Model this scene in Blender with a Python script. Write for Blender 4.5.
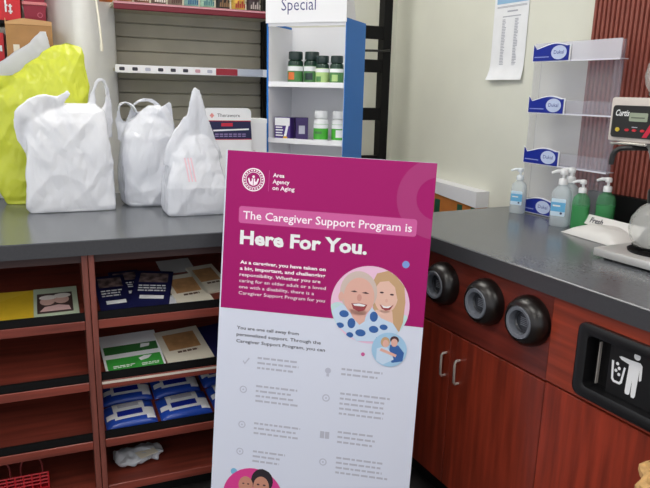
import bpy, bmesh, math, random
from mathutils import Vector, Matrix, noise
random.seed(7)
for _o in list(bpy.data.objects): bpy.data.objects.remove(_o)
S = bpy.context.scene
COL = S.collection
R = math.radians

# ------------------------------------------------------------------ camera
ZC = 1.36
F_PX, PITCH, ROLL, YAW = 636.0, R(13.4), R(1.4), R(27.8)
fw = Vector((math.sin(YAW)*math.cos(PITCH), math.cos(YAW)*math.cos(PITCH), -math.sin(PITCH)))
rt = Vector((math.cos(YAW), -math.sin(YAW), 0)); up = rt.cross(fw)
cr = math.cos(ROLL)*rt + math.sin(ROLL)*up
cu = -math.sin(ROLL)*rt + math.cos(ROLL)*up
cam = bpy.data.objects.new('camera', bpy.data.cameras.new('camera'))
COL.objects.link(cam)
M = Matrix.Identity(4)
for i in range(3):
    M[i][0] = cr[i]; M[i][1] = cu[i]; M[i][2] = -fw[i]
M[0][3], M[1][3], M[2][3] = 0, 0, ZC
cam.matrix_world = M
cam.data.sensor_fit = 'HORIZONTAL'; cam.data.sensor_width = 36
cam.data.lens = 36*F_PX/650
cam.data.clip_start = 0.02
S.camera = cam

# ------------------------------------------------------------------ world, exposure
W = bpy.data.worlds.new('world'); S.world = W; W.use_nodes = True
W.node_tree.nodes['Background'].inputs[0].default_value = (0.93, 0.96, 1.0, 1)
W.node_tree.nodes['Background'].inputs[1].default_value = 0.85
vs = S.view_settings
vs.view_transform = 'Standard'; vs.look = 'None'; vs.gamma = 1; vs.use_curve_mapping = False
vs.exposure = 0.40
LAMP_STRENGTH = 7.5

# ------------------------------------------------------------------ helpers
def lin(c):
    return tuple(((v/255)/12.92 if v/255 <= .04045 else ((v/255+.055)/1.055)**2.4) for v in c)
MATS = {}
def mat(name, rgb, rough=.5, metal=0, var=0, scale=30, bump=0, stretch=(1,1,1), spec=None, emit=0, trans=0, alpha=1, ior=None, transl=0, coat=0):
    """procedural material: base colour with noise variation and bump"""
    if name in MATS: return MATS[name]
    m = bpy.data.materials.new(name); m.use_nodes = True
    nt = m.node_tree; b = nt.nodes['Principled BSDF']
    c = lin(rgb)
    b.inputs['Base Color'].default_value = (*c, 1)
    b.inputs['Roughness'].default_value = rough; b.inputs['Metallic'].default_value = metal
    if spec is not None: b.inputs['Specular IOR Level'].default_value = spec
    if ior: b.inputs['IOR'].default_value = ior
    if trans: b.inputs['Transmission Weight'].default_value = trans
    if coat: b.inputs['Coat Weight'].default_value = coat; b.inputs['Coat Roughness'].default_value = .1
    b.inputs['Alpha'].default_value = alpha
    if emit:
        b.inputs['Emission Color'].default_value = (*c, 1); b.inputs['Emission Strength'].default_value = emit
    if var or bump:
        tc = nt.nodes.new('ShaderNodeTexCoord'); mp = nt.nodes.new('ShaderNodeMapping')
        mp.inputs['Scale'].default_value = stretch
        nz = nt.nodes.new('ShaderNodeTexNoise'); nz.inputs['Scale'].default_value = scale
        nz.inputs['Detail'].default_value = 6
        nt.links.new(tc.outputs['Object'], mp.inputs[0]); nt.links.new(mp.outputs[0], nz.inputs['Vector'])
        if var:
            rp = nt.nodes.new('ShaderNodeValToRGB')
            rp.color_ramp.elements[0].position = .3; rp.color_ramp.elements[1].position = .7
            rp.color_ramp.elements[0].color = (*[v*(1-var) for v in c], 1)
            rp.color_ramp.elements[1].color = (*[min(1, v*(1+var)) for v in c], 1)
            nt.links.new(nz.outputs[0], rp.inputs[0]); nt.links.new(rp.outputs[0], b.inputs['Base Color'])
        if bump:
            bp = nt.nodes.new('ShaderNodeBump'); bp.inputs['Strength'].default_value = bump
            bp.inputs['Distance'].default_value = .01
            nt.links.new(nz.outputs[0], bp.inputs['Height']); nt.links.new(bp.outputs[0], b.inputs['Normal'])
    if transl:
        out = nt.nodes['Material Output']; tl = nt.nodes.new('ShaderNodeBsdfTranslucent')
        tl.inputs[0].default_value = (*c, 1); mx = nt.nodes.new('ShaderNodeMixShader'); mx.inputs[0].default_value = transl
        nt.links.new(b.outputs[0], mx.inputs[1]); nt.links.new(tl.outputs[0], mx.inputs[2]); nt.links.new(mx.outputs[0], out.inputs[0])
    MATS[name] = m
    return m

def empty(name, loc=(0,0,0), rz=0):
    o = bpy.data.objects.new(name, None); COL.objects.link(o)
    o.location = loc; o.rotation_euler = (0, 0, rz); o.empty_display_size = .05
    return o
def tag(o, label=None, cat=None, group=None, kind=None):
    if label: o['label'] = label
    if cat: o['category'] = cat
    if group: o['group'] = group
    if kind: o['kind'] = kind
    return o
def obj(name, bm, m, parent=None, smooth=False, loc=None, label=None):
    me = bpy.data.meshes.new(name)
    bmesh.ops.recalc_face_normals(bm, faces=bm.faces)
    bm.to_mesh(me); bm.free()
    me.materials.append(m)
    if smooth:
        for p in me.polygons: p.use_smooth = True
        try: me.set_sharp_from_angle(angle=R(40))
        except Exception: pass
    o = bpy.data.objects.new(name, me); COL.objects.link(o)
    if parent: o.parent = parent
    if loc: o.location = loc
    if label: o['label'] = label
    return o
def B(): return bmesh.new()
def box(bm, x0, x1, y0, y1, z0, z1, bev=0, mtx=None, seg=1):
    r = bmesh.ops.create_cube(bm, size=1)
    vv = r['verts']
    for v in vv:
        v.co = Vector((x0+(v.co.x+.5)*(x1-x0), y0+(v.co.y+.5)*(y1-y0), z0+(v.co.z+.5)*(z1-z0)))
    if bev:
        es = list({e for v in vv for e in v.link_edges})
        rr = bmesh.ops.bevel(bm, geom=es, offset=bev, segments=seg, affect='EDGES', profile=.5)
        vv = list({v for f in rr['faces'] for v in f.verts} | {v for v in vv if v.is_valid})
    if mtx:
        for v in vv: v.co = mtx @ v.co
    return bm
def bx(*a, **k): return box(B(), *a, **k)
def lathe(bm, prof, seg=24, mtx=None, sx=1, sy=1):
    """prof: list of (r, z)"""
    rings = []
    for r, z in prof:
        if r < 1e-6: rings.append([bm.verts.new((0, 0, z))])
        else: rings.append([bm.verts.new((sx*r*math.cos(2*math.pi*i/seg), sy*r*math.sin(2*math.pi*i/seg), z)) for i in range(seg)])
    for a, b in zip(rings, rings[1:]):
        for i in range(seg):
            j = (i+1) % seg
            if len(a) == 1 and len(b) == 1: continue
            if len(a) == 1: bm.faces.new((a[0], b[j], b[i]))
            elif len(b) == 1: bm.faces.new((a[i], a[j], b[0]))
            else: bm.faces.new((a[i], a[j], b[j], b[i]))
    if mtx:
        for rg in rings:
            for v in rg: v.co = mtx @ v.co
    return bm
def tube(bm, pts, r, seg=8, closed=False, flat=1.0):
    pts = [Vector(p) for p in pts]; n = len(pts); rings = []
    prev = None
    for i, p in enumerate(pts):
        if closed: t = pts[(i+1) % n]-pts[i-1]
        else: t = pts[min(i+1, n-1)]-pts[max(i-1, 0)]
        t.normalize()
        a = (prev - t*prev.dot(t)) if prev else (Vector((0,1,0)).cross(t) if abs(t.y) < .9 else Vector((1,0,0)).cross(t))
        a.normalize(); prev = a; b = t.cross(a)
        rr = r[i] if isinstance(r, (list, tuple)) else r
        rings.append([bm.verts.new(p + a*rr*math.cos(2*math.pi*k/seg) + b*rr*flat*math.sin(2*math.pi*k/seg)) for k in range(seg)])
    m = n if closed else n-1
    for i in range(m):
        a, b = rings[i], rings[(i+1) % n]
        for k in range(seg): bm.faces.new((a[k], a[(k+1) % seg], b[(k+1) % seg], b[k]))
    if not closed:
        bm.faces.new(rings[0]); bm.faces.new(rings[-1])
    return bm
def poly(bm, pts, y, th=.0003):
    """flat print in the XZ plane, facing -Y, thickness th going back"""
    f = bm.faces.new([bm.verts.new((p[0], y, p[1])) for p in pts])
    r = bmesh.ops.extrude_face_region(bm, geom=[f])
    for v in r['geom']:
        if isinstance(v, bmesh.types.BMVert): v.co.y += th
    return bm
def disc(cx, cz, rx, rz=None, n=32, a0=0, a1=360):
    rz = rz or rx
    full = abs(a1-a0) >= 360
    k = n if full else n+1
    return [(cx+rx*math.cos(R(a0+(a1-a0)*i/n)), cz+rz*math.sin(R(a0+(a1-a0)*i/n))) for i in range(k)]
def rect(x0, x1, z0, z1): return [(x0, z0), (x1, z0), (x1, z1), (x0, z1)]
def rrect(x0, x1, z0, z1, r, n=4):
    out = []
    for cx, cz, a in ((x1-r, z1-r, 0), (x0+r, z1-r, 90), (x0+r, z0+r, 180), (x1-r, z0+r, 270)):
        for i in range(n+1): out.append((cx+r*math.cos(R(a+90*i/n)), cz+r*math.sin(R(a+90*i/n))))
    return out
def prism(bm, pts, y0, y1, mtx=None):
    n = len(pts)
    a = [bm.verts.new((p[0], y0, p[1])) for p in pts]; b = [bm.verts.new((p[0], y1, p[1])) for p in pts]
    bm.faces.new(a); bm.faces.new(b[::-1])
    for i in range(n): bm.faces.new((a[i], b[i], b[(i+1) % n], a[(i+1) % n]))
    if mtx:
        for v in a+b: v.co = mtx @ v.co
    return bm
def txt(parent, s, x, z, cap, m, y=0, w=None, bold=0, align='L', mtx=None, name='lettering', shear=0):
    """lettering in the XZ plane facing -Y; (x, z) = left end of the baseline, cap = capital height, w = width to fill"""
    cu_ = bpy.data.curves.new('t', 'FONT'); cu_.body = s; cu_.size = 1; cu_.offset = bold; cu_.shear = shear
    cu_.resolution_u = 2; cu_.fill_mode = 'FRONT'
    t = bpy.data.objects.new('t', cu_); COL.objects.link(t)
    dg = bpy.context.evaluated_depsgraph_get()
    me = bpy.data.meshes.new_from_object(t.evaluated_get(dg))
    bpy.data.objects.remove(t); bpy.data.curves.remove(cu_)
    if not me.vertices: return None
    xs = [v.co.x for v in me.vertices]; x0, x1 = min(xs), max(xs)
    k = cap/.70; kx = (w/(x1-x0)) if w else k
    off = 0 if align == 'L' else -(x1-x0)*kx*(.5 if align == 'C' else 1)
    for v in me.vertices:
        p = Vector((x+off+(v.co.x-x0)*kx, y, z+v.co.y*k))
        v.co = mtx @ p if mtx else p
    me.materials.clear(); me.materials.append(m)
    o = bpy.data.objects.new(name, me); COL.objects.link(o); o.parent = parent
    return o
LA = R(-5.1)
def L(x, y, z=0):
    return (x*math.cos(LA)-y*math.sin(LA), x*math.sin(LA)+y*math.cos(LA), z)
RA = R(-90)
def copy_tree(o, parent=None):
    c = o.copy(); COL.objects.link(c); c.parent = parent
    for ch in list(o.children): copy_tree(ch, c)
    return c

# ------------------------------------------------------------------ materials
def wood(name, rgb, axis='z', rough=.35, var=.38):
    st = {'z': (9, 9, .55), 'x': (.55, 9, 9), 'y': (9, .55, 9)}[axis]
    return mat(name, rgb, rough, var=var, scale=5, bump=.05, stretch=st, coat=.12)
cherry_v = wood('cherry_vertical', (122, 42, 25), 'z')
cherry_h = wood('cherry_horizontal', (104, 38, 28), 'x')
rackwood = wood('rack_wood_horizontal', (120, 52, 40), 'x', .45)
rackwood_v = wood('rack_wood_vertical', (124, 66, 56), 'z', .45)
lam = mat('grey_laminate', (92, 95, 100), .21, var=.10, scale=160, spec=.5)
lam_edge = mat('dark_laminate_edge', (58, 58, 62), .4, var=.08, scale=120)
black = mat('black_plastic', (17, 17, 19), .35)
blackm = mat('black_matte', (11, 10, 11), .6, spec=.2)
steel = mat('brushed_steel', (214, 213, 212), .36, .55, bump=.04, scale=40, stretch=(1, 30, 30))
chrome = mat('chrome', (232, 228, 220), .25, .7)
white = mat('white_plastic', (235, 236, 238), .4)
paper = mat('white_paper', (238, 239, 242), .6, var=.03, scale=20)
cream = mat('cream_enamel', (205, 196, 190), .4)
wallm = mat('wall_paint', (222, 222, 209), .7, var=.03, scale=4, bump=.03)
white_card = mat('white_card', (232, 232, 236), .5)
bluem = mat('blue_card', (6, 112, 200), .55)
navy = mat('navy_print', (24, 26, 72), .45)
navy2 = mat('label_blue', (22, 42, 148), .4)
darkink = mat('dark_ink', (52, 50, 62), .6)
greyink = mat('grey_ink', (180, 181, 196), .6)
redink = mat('red_ink', (196, 30, 60), .5)
redbrown = mat('red_brown_panel', (140, 74, 62), .45, var=.08, scale=20)

# ------------------------------------------------------------------ the room
floor = obj('floor', bx(-3, 2.1, -2.2, 3.6, -.05, 0), mat('dark_floor', (48, 46, 46), .4, var=.2, scale=12)); tag(floor, kind='structure', label='dark floor of the shop')
o = obj('wall_right', bx(1.965, 2.1, -2.2, 3.3, 0, 2.72), wallm); tag(o, kind='structure', label='pale greenish beige painted wall')
wb = obj('wall_back', bx(-2.6, 1.95, 3.14, 3.26, 0, 2.72), wallm); wb.rotation_euler = (0, 0, LA); tag(wb, kind='structure', label='pale back wall behind the shelving')
o = obj('ceiling', bx(-3, 2.1, -2.2, 3.6, 2.72, 2.78), mat('ceiling_tile', (225, 225, 220), .8)); tag(o, kind='structure', label='white ceiling')
# ribbed red-brown wall panel
bm = B(); y = 1.690; zt, zb = 2.3, .92
prof = []
while y > .35:
    prof += [(1.962, y), (1.950, y-.003), (1.950, y-.013), (1.962, y-.016)]; y -= .019
a = [bm.verts.new((p[0], p[1], zb)) for p in prof]; b_ = [bm.verts.new((p[0], p[1], zt)) for p in prof]
for i in range(len(prof)-1): bm.faces.new((a[i], a[i+1], b_[i+1], b_[i]))
back = [bm.verts.new((1.9645, yy, zz)) for yy, zz in ((1.690, zb), (prof[-1][1], zb), (prof[-1][1], zt), (1.690, zt))]
bm.faces.new(back); bm.faces.new([a[0]]+[b_[0], back[3], back[0]])
o = obj('trim_1', bm, redbrown); tag(o, kind='structure', label='red brown vertically ribbed wall panel behind the coffee brewer')
# ceiling lights (real lamps in the room)
diff = mat('lamp_diffuser', (255, 252, 246), .5, emit=LAMP_STRENGTH)
first = None
for i, (x, y, lb) in enumerate(((0.1, .55, 'ceiling light above the open floor'), (.75, 2.35, 'ceiling light above the bag counter'), (-1.4, 1.6, 'ceiling light over the left aisle'), (1.2, -.9, 'ceiling light behind the viewer on the right'), (-1.4, -.9, 'ceiling light behind the viewer on the left'))):
    t = empty('ceiling_light', (x, y, 2.66)); tag(t, 'flat white rectangular '+lb, 'ceiling light', 'ceiling lights')
    bm = B()
    for q in ((-.31, .31, -.61, -.57), (-.31, .31, .57, .61), (-.31, -.27, -.57, .57), (.27, .31, -.57, .57)): box(bm, *q, 0, .06)
    obj('frame', bm, white, t); obj('diffuser', bx(-.27, .27, -.57, .57, .015, .055), diff, t)

# ------------------------------------------------------------------ left counter: magazine rack units + worktop
def rack_unit(x0, x1, label):
    t = empty('magazine_rack_unit', L((x0+x1)/2, 1.95), LA); tag(t, label, 'shelf unit', 'wooden magazine rack units under the counter')
    h = (x1-x0)/2
    for s in (-1, 1):
        a_, b2 = (-h+.001, -h+.018) if s < 0 else (h-.018, h-.001)
        obj('side_panel', bx(a_, b2, .012, .56, .02, .872, bev=.0015), rackwood_v, t)
    obj('back_panel', bx(-h+.018, h-.018, .54, .555, .02, .872), rackwood, t)
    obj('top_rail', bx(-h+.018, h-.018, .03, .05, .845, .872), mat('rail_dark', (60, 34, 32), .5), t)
    obj('plinth', bx(-h+.018, h-.018, .06, .075, .002, .07), blackm, t)
    for z in (.655, .452, .248, .080):
        sl = math.tan(R(13)) if z > .1 else 0.02
        bm = B(); d0, d1 = .022, .50
        prism(bm, [(d0, z-.018), (d1, z-.018+(d1-d0)*sl), (d1, z+(d1-d0)*sl), (d0, z)], -h+.0185, h-.0185, Matrix(((0,1,0,0),(1,0,0,0),(0,0,1,0),(0,0,0,1))))
        sh = obj('shelf', bm, rackwood, t)
        obj('edge_strip', bx(-h+.0185, h-.0185, .016, .0215, z-.02, z+.008, bev=.0015), rackwood if z != .452 else rackwood, sh)
        if z == .452 and 'holding' in label: obj('pale_strip', bx(-h+.0185, h-.0185, .0150, .0158, z-.003, z+.005), mat('pale_edge', (206, 196, 184), .5, var=.1, scale=20), sh)
        if z > .1: obj('retaining_lip', bx(-h+.0185, h-.0185, .024, .030, z+.002, z+.033), blackm, sh)
    return t
rack_unit(-.545, .055, 'wooden magazine rack unit at left, mostly empty, with yellow envelope')
rack_unit(.055, .655, 'wooden magazine rack unit holding navy, green and blue printed items')
rack_unit(.655, 1.01, 'wooden magazine rack unit hidden behind the pink sign')
t = empty('service_counter', L(.26, 1.945, .875), LA); tag(t, 'grey laminate counter top carrying the plastic bags', 'counter')
bm = B(); prism(bm, [(-.81, .004), (.765, .004), (.765, .215), (.99, .215), (.99, .885), (-.81, .885)], 0, .045, Matrix(((1,0,0,0),(0,0,1,0),(0,1,0,0),(0,0,0,1)))); obj('slab', bm, lam, t)
obj('edge_band', bx(-.81, .765, 0, .0035, .0, .0425), lam_edge, t)

# ------------------------------------------------------------------ right counter: cabinets
FX = 1.25
t = empty('base_cabinet', (FX, 1.95, 0), RA); tag(t, 'dark cherry base cabinet with two doors below the cup dispensers', 'cabinet')
obj('body', bx(.02, .848, .02, .66, .085, .872), wood('cherry_body', (92, 36, 26)), t)
obj('fascia_panel', bx(.02, .848, 0, .0195, .632, .872, bev=.001), cherry_h, t)
for x0, x1, hx in ((.022, .458, .438), (.462, .848, .506)):
    d = obj('door', bx(x0, x1, 0, .0195, .092, .626, bev=.0012), cherry_v, t)
    bm = B()
    za, zb = .474, .552
    tube(bm, [(hx, .001, za), (hx, -.014, za), (hx, -.019, za+.006), (hx, -.019, zb-.006), (hx, -.014, zb), (hx, .001, zb)], .0042, 8)
    obj('handle', bm, chrome, d, True, label='slim chrome bow handle')
obj('toe_kick', bx(.02, .848, .05, .065, .002, .084), blackm, t)
t = empty('waste_cabinet', (FX-.006, 1.10, 0), RA); tag(t, 'cherry waste cabinet, front tinted lighter and redder as if lit, with black disposal opening', 'cabinet')
obj('body', bx(.004, .60, .04, .66, .085, .872), MATS['cherry_body'], t)
bm = B()
fx0, fx1, fz0, fz1 = .113, .505, .666, .822
box(bm, .004, .60, 0, .0195, .638, fz0); box(bm, .004, .60, 0, .0195, fz1, .872)
box(bm, .004, fx0, 0, .0195, fz0, fz1); box(bm, fx1, .60, 0, .0195, fz0, fz1)
obj('front_panel', bm, wood('cherry_bright', (138, 52, 32), 'x'), t)  # same cherry as the base cabinet, brighter light at right put into the colour
obj('door', bx(.004, .60, 0, .0195, .092, .632, bev=.0012), wood('cherry_lit_v', (140, 48, 28), 'z'), t)  # door wood lightened likewise, the light is in the base colour
obj('toe_kick', bx(.004, .60, .05, .065, .002, .084), blackm, t)
# black rounded chute frame
bm = B()
out = rrect(fx0-.016, fx1+.016, fz0-.016, fz1+.016, .022); inn = rrect(fx0+.012, fx1-.012, fz0+.012, fz1-.012, .012)
inn2 = rrect(fx0+.012, fx1-.012, fz0+.012, fz1-.012, .012)
ra = [bm.verts.new((p[0], -.001, p[1])) for p in out]; rb = [bm.verts.new((p[0], -.012, p[1])) for p in out]
mid = rrect(fx0-.008, fx1+.008, fz0-.008, fz1+.008, .018)
rm = [bm.verts.new((p[0], -.016, p[1])) for p in mid]
rc = [bm.verts.new((p[0], -.010, p[1])) for p in inn]; rd = [bm.verts.new((p[0], .030, p[1])) for p in inn2]
n = len(out)
for A_, C_ in ((ra, rb), (rb, rm), (rm, rc), (rc, rd)):
    for i in range(n): bm.faces.new((A_[i], A_[(i+1) % n], C_[(i+1) % n], C_[i]))
fr = obj('chute_frame', bm, black, t, True)
obj('flap', bx(fx0+.06, fx1-.014, .014, .022, fz0+.013, fz1-.013), black, t)
obj('chute_back', bx(fx0+.002, fx1-.002, .030, .036, fz0+.002, fz1-.002), blackm, t)
obj('flap_edge', bx(fx0+.030, fx0+.0325, .012, .020, fz0+.022, fz1-.028), mat('grey_metal_edge', (150, 145, 140), .4), t)
# tidy-man symbol, white print on the flap
flap = t.children[-3] if t.children[-3].name.startswith('flap') else [c for c in t.children if c.name.startswith('flap')][0]
sx, sz = .232, .748; yy = .0128
bm = B()
def PP(pts): poly(bm, [(sx+p[0]*.98, sz+p[1]*.98) for p in pts], yy)
PP(disc(.012, .048, .0085, n=16))
PP([(-.006,.034),(.022,.036),(.028,.030),(.030,-.004),(.026,-.008),(.0235,-.006),(.022,.020),(.020,-.048),(.017,-.054),(.010,-.054),(.008,-.048),(.007,-.010),(.005,-.048),(.002,-.052),(-.006,-.052),(-.008,-.046),(-.006,.018)])
PP([(-.006,.034),(-.006,.022),(-.028,.026),(-.034,.031),(-.028,.034)])
PP([(-.052,.016),(-.046,.016),(-.043,-.026),(-.040,-.031),(-.026,-.031),(-.023,-.026),(-.018,.010),(-.013,.010),(-.018,-.031),(-.024,-.037),(-.042,-.037),(-.048,-.031)])
for q in ((-.036, .012), (-.030, .002), (-.038, -.006), (-.029, -.013)): PP(disc(*q, .0042, n=10))
obj('waste_symbol', bm, white, flap, label='white figure dropping litter into a bin')

t = empty('service_counter', (1.228, 1.95, .873), RA); tag(t, 'grey laminate counter top with bottles and coffee brewer', 'counter')
obj('slab', bx(0, 1.47, .004, .734, 0, .047, bev=.002), lam, t)
obj('edge_band', bx(0, 1.47, 0, .0035, 0, .0445), lam_edge, t)
o = obj('backsplash', bx(1.925, 1.949, .48, 1.60, .9205, 1.035, bev=.002), blackm); tag(o, 'low black backsplash strip behind green soap bottles', 'backsplash')

# cup dispensers
def cup_dispenser(y, label):
    t = empty('cup_dispenser', (FX, y, .778), RA); tag(t, label, 'cup dispenser', 'round cup dispensers in the counter front')
    my = Matrix.Rotation(R(90), 4, 'X')   # lathe z -> -y
    k = .069
    obj('bezel', lathe(B(), [(.052, .0), (k, .0), (k+.001, .008), (k-.001, .022), (k-.007, .036), (k-.016, .046), (k-.022, .049), (k-.0225, .040), (k-.0225, .0)], 40, my), mat('gloss_black', (20, 14, 13), .30), t, True)
    obj('collar', lathe(B(), [(.046, .010), (.046, .046), (.043, .050), (.034, .048), (.031, .040), (.031, .010)], 36, my), mat('grey_plastic', (100, 104, 112), .3), t, True)
    bm = lathe(B(), [(.0305, .010), (.0305, .030), (.028, .033), (.024, .029), (.024, .026), (0, .026)], 32, my)
    c = obj('cup_stack', bm, mat('smoke_plastic', (46, 48, 54), .2), t, True)
    bm = B()
    for i in range(5): box(bm, -.012, .012, -.0275, -.0255, -.012+i*.005, -.0095+i*.005)
    obj('rib', bm, mat('grey_rib', (105, 108, 116), .3), c)
    return t
cup_dispenser(1.541, 'round black cup dispenser partly hidden by the pink sign')
cup_dispenser(1.342, 'round black cup dispenser in the middle of the three')
cup_dispenser(1.171, 'round black cup dispenser beside the waste cabinet')

# ------------------------------------------------------------------ pink sign
Uv = Vector((0.48886173, -0.36458399, -0.01456462)).normalized()
Vv = Vector((-0.03822958, -0.03914103, -0.46760783)); Vv = (Vv-Uv*Vv.dot(Uv)).normalized()
P0 = Vector((0.61280229, 1.7939069, 1.19079218))
SH = 1.178; SW = .61
sg = empty('floor_sign', (0, 0, 0))
base = P0 + Uv*SW/2 + Vv*SH
yb = (-Vv).cross(Uv)
Ms = Matrix.Identity(4)
for i in range(3):
    Ms[i][0] = Uv[i]; Ms[i][1] = yb[i]; Ms[i][2] = -Vv[i]; Ms[i][3] = base[i]
sg.matrix_world = Ms
tag(sg, 'tall pink and white caregiver support sign standing on the floor', 'sign')
pink = mat('magenta_print', (162, 12, 104), .55, spec=.25); pink_l = mat('pink_print', (204, 84, 154), .4)
swhite = mat('sign_white', (214, 218, 234), .4)
pinkish_white = mat('white_print', (250, 236, 246), .4)
def su(u): return u-SW/2
def sv(v): return SH-v
obj('board', bx(-SW/2, SW/2, 0, .006, 0, SH), swhite, sg)
obj('pink_panel', poly(B(), rect(-SW/2+.004, SW/2, sv(.4709), SH-.001), -.0004), pink, sg)
bm = B()
box(bm, -.02, .02, .0, .012, 0, 1.0, mtx=Matrix.Translation((0, .008, .02)) @ Matrix.Rotation(R(-11), 4, 'X') @ Matrix.Identity(4)) if False else None
# rear strut
tube(bm, [(0, .012, .95), (0, .19, .02)], .012, 8)
obj('rear_strut', bm, white, sg)
# subtle lighter arc on the pink field
def arcband(cx, cz, r0, r1, a0, a1, n=24):
    o_ = disc(cx, cz, r1, None, n, a0, a1); i_ = disc(cx, cz, r0, None, n, a0, a1)
    return o_+i_[::-1]
pk = sg.children[1]
obj('swoosh', poly(B(), [(min(p[0], SW/2-.001), min(p[1], SH-.002)) for p in arcband(su(.62), sv(.10), .06, .115, 92, 268)], -.0006), mat('magenta_print_light', (166, 30, 112), .38), sg)
# seal
se = obj('seal', poly(B(), arcband(su(.0855), sv(.0824), .0305, .034, 0, 359.9, 40), -.0008), pinkish_white, sg)
obj('inner_ring', poly(B(), arcband(su(.0855), sv(.0824), .0215, .0232, 0, 359.9, 36), -.0008), pinkish_white, se)
bm = B()
for i in range(22):
    a = i*360/22
    poly(bm, arcband(su(.0855), sv(.0824), .0252, .0288, a, a+9, 3), -.0008)
obj('seal_text', bm, pinkish_white, se)
bm = B()
poly(bm, disc(su(.0855), sv(.0735), .004, n=14), -.0008)
for s in (-1, 1):
    poly(bm, [(su(.0855)+s*q[0], sv(.0824)+q[1]) for q in ((.001, -.018), (.012, -.012), (.0165, .002), (.0135, .006), (.009, -.006), (.005, -.004), (.0052, .003), (.001, .004))], -.0008)
obj('emblem', bm, pinkish_white, se)
obj('divider_line', poly(B(), rect(su(.1315), su(.1325), sv(.113), sv(.052)), -.0008), pink_l, sg)
for i, (s, w) in enumerate((('Area', .034), ('Agency', .050), ('on Aging', .066))):
    txt(sg, s, su(.1435), sv(.0705+i*.0185), .0115, pinkish_white, -.0009, w=w, bold=.02)
obj('title_bar', poly(B(), rrect(su(.047), su(.568), sv(.2115), sv(.1615), .008), -.0007), pink_l, sg)
txt(sg, 'The Caregiver Support Program is', su(.060), sv(.1985), .0235, pinkish_white, -.0011, w=.495, bold=.012)
txt(sg, 'Here For You.', su(.054), sv(.2725), .039, white, -.0009, w=.378, bold=.036)
para = [('As a caregiver, you have taken on', .258, .03), ('a big, important, and challenging', .258, .03), ('responsibility. Whether you are', .245, .012), ('caring for an older adult or a loved', .262, 0), ('one with a disability, there is a', .228, 0), ('Caregiver Support Program for you', .262, 0)]
for i, (s, w, bd) in enumerate(para):
    txt(sg, s, su(.058), sv(.3325+i*.0186), .0098, pinkish_white, -.0009, w=w, bold=bd)
for i, (s, w) in enumerate((('You are one call away from', .19), ('personalized support. Through the', .258), ('Caregiver Support Program, you can', .272))):
    txt(sg, s, su(.058), sv(.5325+i*.0205), .0098, darkink, -.0006, w=w, bold=.01)
# bullet blurbs: too small to read in the photograph, set as broken lines of grey print
def blurb(u, v, n, w):
    bm = B(); rnd = random.Random(int(u*1000+v*777))
    for i in range(n):
        x = u; end = u+w*rnd.uniform(.72, 1)
        while x < end:
            l = rnd.uniform(.008, .024); x1 = min(x+l, end)
            poly(bm, rect(su(x), su(x1), sv(v+i*.0155+.0062), sv(v+i*.0155)), -.0005); x = x1+.004
    obj('small_print', bm, greyink, sg)
for u, v, n, w in ((.127, .612, 3, .145), (.383, .617, 2, .138), (.127, .70, 4, .145), (.384, .692, 5, .148), (.127, .818, 3, .145), (.385, .812, 3, .14), (.128, .908, 3, .115), (.386, .893, 4, .16)):
    blurb(u, v, n, w)
pale = mat('pale_icon', (186, 188, 205), .5)
for i, (u, v) in enumerate(((.091, .63), (.0875, .7185), (.089, .83), (.087, .917), (.343, .634), (.3425, .7145), (.346, .83), (.3465, .9155))):
    bm = B()
    if i in (6,):
        poly(bm, rect(su(u-.014), su(u-.001), sv(v+.011), sv(v-.011)), -.0005); poly(bm, rect(su(u+.001), su(u+.014), sv(v+.011), sv(v-.011)), -.0005)
    elif i == 0:
        poly(bm, [(su(u-.010), sv(v)), (su(u-.006), sv(v-.003)), (su(u-.003), sv(v+.004)), (su(u+.009), sv(v-.013)), (su(u+.012), sv(v-.010)), (su(u-.003), sv(v+.010))], -.0005)
    elif i == 4:
        poly(bm, disc(su(u), sv(v-.004), .009, n=16), -.0005); poly(bm, rect(su(u-.004), su(u+.004), sv(v+.014), sv(v+.005)), -.0005)
    else:
        poly(bm, arcband(su(u), sv(v), .008, .0115, 0, 359.9, 20), -.0005); poly(bm, disc(su(u), sv(v), .003, n=10), -.0005)
    obj('icon', bm, pale if i != 6 else greyink, sg)
for u, v, r, c, nm in ((.5459, .2927, .0105, (120, 150, 215), 'dot_blue'), (.4427, .5687, .0058, (200, 90, 150), 'dot_pink'), (.0713, .9844, .0105, (120, 180, 215), 'dot_sky')):
    obj('accent_dot', poly(B(), disc(su(u), sv(v), r, n=20), -.0008), mat(nm, c, .4), sg)
# printed portraits (flat print): generic smiling couple
def P2(lst, m, par, y, nm):
    bm = B()
    for pts in lst: poly(bm, pts, y, .00015)
    return obj(nm, bm, m, par)
def clipc(pts, cx, cz, r):
    out_ = []
    for x, z in pts:
        dx, dz = x-cx, z-cz; d = math.hypot(dx, dz)
        if d > r: x, z = cx+dx/d*r, cz+dz/d*r
        out_.append((x, z))
    return out_
cx, cz, cr_ = su(.4520), sv(.4200), .1145
skin = mat('print_skin', (222, 172, 158), .5); skin2 = mat('print_skin_fair', (228, 186, 170), .5)
blond = mat('print_blond', (196, 158, 118), .5); greyhair = mat('print_grey_hair', (206, 186, 178), .5)
dark = mat('print_dark', (70, 40, 48), .5); lip = mat('print_mouth', (150, 60, 66), .5)
shirt = mat('print_shirt', (196, 214, 236), .5); flower = mat('print_flower', (44, 92, 160), .5)
ring = P2([disc(cx, cz, cr_, n=48)], mat('print_backdrop', (232, 190, 216), .45), sg, -.0009, 'portrait')
def K(pts, r=cr_): return clipc([(cx+p[0]*.118, cz+p[1]*.118) for p in pts], cx, cz, r)
for q_ in (disc(-.78, -.3, .25, .3, 24), disc(.82, -.45, .2, .3, 24)): P2([K(q_)], mat('print_teal', (190, 218, 220), .45), ring, -.0010, 'backdrop_tint')
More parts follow.
